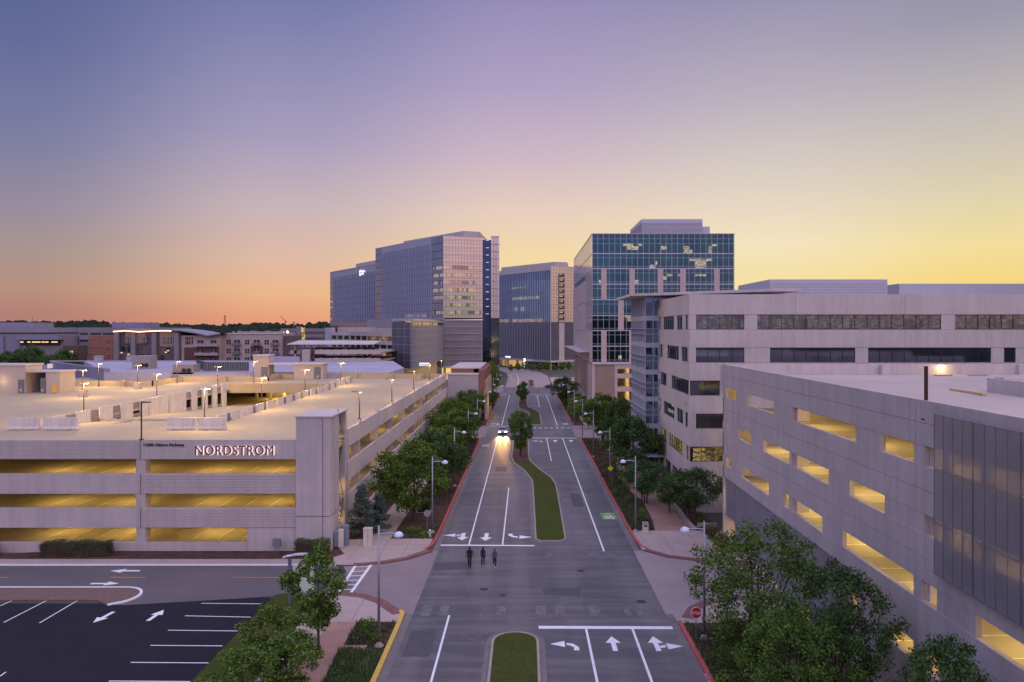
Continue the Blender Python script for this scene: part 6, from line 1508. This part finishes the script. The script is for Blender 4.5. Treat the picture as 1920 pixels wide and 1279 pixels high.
proto('oak_c', 23, 9.0, 3.9, 7.2, 90, 110, .17, LEAF[2], 'vase', .18, 2, cr=(.55,1.1))
proto('loose', 31, 7.4, 2.1, 5.6, 58, 75, .13, LEAF[0], 'vase', .09, cr=(.6,1.3))
proto('bushy', 47, 6.2, 3.4, 4.4, 95, 90, .14, LEAF[2], 'vase', .11, 3, cr=(.5,1.05))
proto('bright', 53, 7.5, 2.8, 6.0, 60, 90, .17, LEAF[1], 'round', .12, cr=(.6,1.2))
proto('conifer', 61, 5.2, 1.75, 5.1, 85, 90, .10, LEAF[3], 'cone', .1, cr=(.5,1.1))
proto('near', 71, 10.3, 4.3, 9.0, 150, 120, .125, LEAF[0], 'vase', .2, 2, cr=(.4,.9))
proto('near_b', 83, 9.2, 3.6, 8.2, 130, 120, .125, LEAF[2], 'vase', .18, cr=(.4,.95))
def tree(key, X, Y, label, sc=1., rz=0., group=None, name='tree', cat='tree', base=.12, tint=None):
    p, used = TP[key]; rz += 0; loc = (X,Y,gz(Y)+base); sc = sc if isinstance(sc, tuple) else (sc,sc,sc)
    if not used: TP[key][1] = True; p.location = loc; p.rotation_euler = (0,0,rz); p.scale = sc; p['label'] = label; o = p
    else: o = copy_tree(p, loc, rz, sc, label)
    o['category'] = cat; o.name = name
    if tint is not None:
        for ch in o.children:
            if ch.name.startswith('crown'): ch.data = ch.data.copy(); ch.data.materials[0] = LEAF[tint]
    if group: o['group'] = group
    return o
GLT_ = 'street trees along the left pavement'; GRT_ = 'street trees along the right pavement'
tree('oak_b', -13.3, 87.5, 'large round dark tree in front of the left garage, nearest of the left row', (1.07,1.07,1.02), .3, GLT_)
tree('oak_a', -12.7, 103, 'dark tree right behind the large round tree of the left row', .92, 1.2, GLT_)
tree('oak_b', -13.0, 119, 'broad tree of the left row level with the third lamp', .8, 2.5, GLT_)
tree('oak_c', -12.6, 134, 'twin-stemmed green tree of the left row before the brick side street', .95, .4, GLT_, tint=0)
tree('oak_a', -14.8, 146, 'tree of the left row behind the twin-stemmed one', 1.0, 3.4, GLT_, tint=0)
tree('oak_b', -12.8, 152, 'tree of the left row at the corner of the brick side street', .88, 4.4, GLT_)
tree('oak_c', -13.6, 188, 'first tree of the left row beyond the brick side street', .92, 1.9, GLT_)
tree('oak_a', -12.4, 204, 'second tree of the left row beyond the brick side street', .86, .9, GLT_)
tree('oak_b', -12.8, 226, 'third tree of the left row beyond the brick side street', .9, 5.2, GLT_)
tree('oak_c', -12.9, 252, 'dark tree near the lit left corner of the far crossing', .95, 2.2, GLT_)
tree('conifer', -16.4, 188, 'slim blue conifer beside the brick shop', (.9,.9,1.5), .5)
tree('conifer', -17.9, 80.6, 'blue-green conifer bush beside the stair tower', (1.05,1.0,1.05), 0., name='conifer', cat='conifer')
tree('conifer', -16.4, 82.6, 'smaller blue-green conifer bush right of the taller one', (1.0,.9,.8), 2., name='conifer', cat='conifer')
tree('bright', -13.6, 330, 'bright green tree beyond the far crossing on the left', 1.15, 0)
tree('bright', -16.6, 352, 'bright green tree farther left beyond the far crossing', 1.3, 2)
tree('oak_a', 16.2, 110.5, 'large round dark tree in front of the glazed stair bay', (1.02,1.02,1.03), .8, GRT_)
tree('bushy', 15.6, 96.5, 'smaller dark tree on the tan path right of the third lamp', (.86,.86,.86), 2.8, GRT_)
tree('oak_c', 15.9, 151, 'tall dark twin tree of the right row before the side street', (1.0,1.0,1.12), .2, GRT_)
tree('oak_b', 18.3, 143, 'dark tree squeezed beside the glazed stair bay', (.8,.8,1.05), 1.1, GRT_, tint=2)
tree('bright', 13.3, 189, 'bright green tree of the right row just past the side street', .85, .7, GRT_)
tree('bright', 15.2, 176, 'small pale tree at the corner of the right side street', .62, 2.7, GRT_)
tree('oak_a', 13.0, 238, 'dark tree of the right row near the far crossing', .92, 2.0, GRT_)
tree('oak_c', 15.0, 210, 'mid green tree of the right row close to the pink tower', .62, 2.0, GRT_, tint=0)
tree('bushy', 19.6, 87.0, 'low spreading multi-stem tree in the garden by the office', (1.05,.8,1.0), 0)
tree('bushy', 17.9, 91.5, 'low spreading tree behind the garden tree by the office', (.6,.6,.7), 1.5)
tree('oak_c', -.9, 134.5, 'bushy tree on the mulch of the middle median', (.56,.56,.92), .9, tint=0)
tree('oak_b', -.8, 243, 'tree on the far median', (.5,.5,.75), .9)
tree('near', 14.4, 46.2, 'tallest tree of the group in the right foreground', (.9,.9,.97), .5)
tree('near_b', 17.3, 41.5, 'round dark tree against the garage in the right foreground', (.8,.8,.98), 1.5)
tree('near', 14.6, 39.6, 'leafy tree at the bottom of the right foreground group', (.68,.68,.70), 3.9)
tree('near_b', 18.3, 31.5, 'dark tree cut by the bottom edge at far right', (.62,.6,.95), 4)
tree('near', 19.6, 33.6, 'small dark tree top left of the one cut by the bottom edge', (.5,.5,.62), 1)
tree('loose', -14.4, 51.2, 'slender young tree on the pavement in the left foreground', (1.0,1.0,.98), .3)
tree('loose', -15.5, 45.4, 'bushier young tree at the lower left beside the lawn', (.95,.95,.70), 2.0, tint=0)
tree('loose', -14.0, 43.0, 'low leafy young tree at the bottom of the left foreground', (.85,.85,.60), 4.1)
tree('loose', -15.9, 41.0, 'leafy young tree overlapping the lawn at the bottom left', (.9,.9,.6), 5.0, tint=0)
for i in range(9):
    X, Y = SX(958+13.5*i, 455+7*(i%3)), 455+7*(i%3); tree('bright', X, Y, 'small light green tree below the far glass tower, number %d from the left' % (i+1), .62+.08*(i%3), i, 'small trees in front of the far tower lobby')
for i, (px, Z, s) in enumerate(((40,255,1.15),(62,262,1.2),(85,256,1.0),(106,266,1.0),(150,262,.85),(168,268,.8),(20,262,1.1),(122,275,1.1),(385,430,.9))):
    if i < 8: tree('oak_a' if i%2 else 'oak_b', SX(px,Z), Z, 'dark tree in front of the far left office blocks, number %d from the left' % ((2,3,4,5,7,8,1,6)[i]), (s*1.35,s*1.3,s*1.6), i, 'dark trees before the far left blocks', tint=2)
# hedges: clipped boxes of leaves
def hedge(label, x0, x1, y0, y1, h, lm=LEAF[4], cat='hedge', seed=1):
    rnd = random.Random(seed); b = gz(y0)+.15; t = thing('hedge', label, cat, ((x0+x1)/2,(y0+y1)/2,b)); m = MB()
    for i in range(int((x1-x0)*(y1-y0+h)*260)):
        f = rnd.random(); x = rnd.uniform(x0,x1); y = rnd.uniform(y0,y1); z = rnd.uniform(.05,h)
        if f < .4: y = y0+rnd.gauss(.05,.06)
        elif f < .75: z = h+rnd.gauss(-.05,.06)
        elif f < .9: x = rnd.choice((x0,x1))+rnd.gauss(0,.05)
        wv = .08*sin(x*2.3+seed); leaf(m, (x,y,b+z+wv), .07, rnd)
    part('foliage', m, lm, t); m = MB(); m.box(x0+.12,x1-.12,y0+.12,y1-.1,b,b+h-.18); part('woody_core', m, MULCH, t)
hedge('clipped dark hedge in the middle of the garage front', -48.2, -41.5, 73.0, 74.2, 1.35, seed=2)
hedge('clipped dark hedge at the far left end of the garage front', -58, -53.0, 73.0, 74.2, 1.3, seed=3)
hedge('clipped hedge at the foot of the stair tower', -22.9, -19.7, 72.9, 74.4, 1.45, seed=4)
def bush(label, X, Y, r, h, lm, seed, group=None, n=420):
    t = thing('shrub', label, 'shrub', (X,Y,gz(Y)+.12), group); rnd = random.Random(seed); m = MB()
    for i in range(int(n*r*r*1.3)):
        a = rnd.uniform(0,2*pi); q = r*sqrt(rnd.random()); zt_ = h*sqrt(max(0,1-(q/r)**2))*(1+.2*sin(a*3+seed)); leaf(m, (X+q*cos(a), Y+q*sin(a), gz(Y)+.12+zt_*rnd.random()**.5), .085, rnd)
    part('foliage', m, lm, t)
    m = MB(); m.tube([(X,Y,gz(Y)+.05),(X+.05,Y,gz(Y)+.12+h*.6)], .03, 5); part('stem', m, BARK, t)
rs_ = random.Random(21)
def shrubs(x0, x1, y0, y1, n, where, rr_=(.4,.75), hh=(.5,1.0)):
    for i in range(n):
        X, Y = rs_.uniform(x0,x1), y0+(y1-y0)*(i+.5*rs_.random())/n; lm = rs_.choice((LEAF[0],LEAF[1],LEAF[2],LEAF[4]))
        bush('%s shrub %s, number %d from near end' % (('dull','bright','dark','olive')[(LEAF[0],LEAF[1],LEAF[2],LEAF[4]).index(lm)]+' green', where, i+1), X, Y, rs_.uniform(*rr_), rs_.uniform(*hh), lm, i+n, 'shrubs '+where)
shrubs(-12.5,-10.3, 52.6, 56.0, 8, 'between the near left lamp and the pavement', (.4,.65), (.45,.8))
shrubs(-13.6,-10.6, 79.9, 83.5, 6, 'around the fire hydrant', (.4,.7), (.35,.6))
shrubs(12.6,16.6, 36, 55.5, 26, 'in the right foreground bed', (.6,1.0), (.5,1.2))
shrubs(20.0,21.3, 73.5, 92, 10, 'along the garden wall by the right garage', (.5,.8), (.5,.9))
shrubs(12.4,14.8, 84, 125, 12, 'in the bed by the right red kerb', (.5,.9), (.4,.8))
shrubs(-14.2,-10.6, 95, 156, 14, 'in the bed by the left red kerb', (.5,.9), (.4,.7))
shrubs(-19.2,-17.5, 85, 150, 14, 'against the side of the left garage', (.6,.9), (.6,1.2))
shrubs(12.4,14.3, 186, 280, 12, 'in the far bed by the right kerb', (.7,1.1), (.6,1.0))
shrubs(-13.1,-10.5, 186, 280, 12, 'in the far bed by the left kerb', (.7,1.1), (.6,1.0))
# grasses and ground cover nobody could count
def cover(name, boxes, dens, h, lm, seed):
    rnd = random.Random(seed); m = MB()
    for x0, x1, y0, y1 in boxes:
        for i in range(int((x1-x0)*(y1-y0)*dens)):
            X, Y = rnd.uniform(x0,x1), rnd.uniform(y0,y1); hh = h*rnd.uniform(.4,1.2)*(1+.5*sin(X*1.7+seed)*sin(Y*1.1)); a = rnd.uniform(0,pi); w = .045; dx, dy = cos(a)*w, sin(a)*w; b = gz(Y)+.1; lx, ly = rnd.gauss(0,.12), rnd.gauss(0,.12)
            m.add([(X-dx,Y-dy,b),(X+dx,Y+dy,b),(X+dx*.3+lx,Y+dy*.3+ly,b+hh),(X-dx*.3+lx,Y-dy*.3+ly,b+hh)], [(0,1,2,3)])
    o = part(name, m, lm); o['kind'] = 'stuff'; return o
cover('ornamental_grass', [(-12.8,-9.95,36,51.2)], 260, .38, mat('dark_grass_blade', (.075,.12,.036), .8, var=.3, vs=1, island=.5), 1)
cover('ornamental_grass', [(-13.6,-10.0,79.8,84.5),(-12.8,-10,52.2,56.3)], 90, .25, mat('mixed_grass_blade', (.07,.085,.03), .8, var=.4, vs=1.5, island=.5), 2)
cover('ornamental_grass', [(12.0,14.6,83.2,112)], 120, .38, mat('mixed_grass_blade', (1,1,1)), 3)
cover('ornamental_grass', [(12.0,17.5,30,56.0)], 60, .3, mat('mixed_grass_blade', (1,1,1)), 4)
cover('ornamental_grass', [(19.9,21.5,75,84)], 90, .6, mat('reddish_grass_blade', (.13,.06,.04), .8, var=.4, vs=1.5, island=.5), 5)
cover('ornamental_grass', [(12.0,15,113,157),(-14.4,-10,95,157),(12.0,14.5,183,285),(-13.2,-10,183,285)], 22, .4, mat('brown_grass_blade', (.085,.06,.03), .8, var=.4, vs=1.5, island=.5), 6)
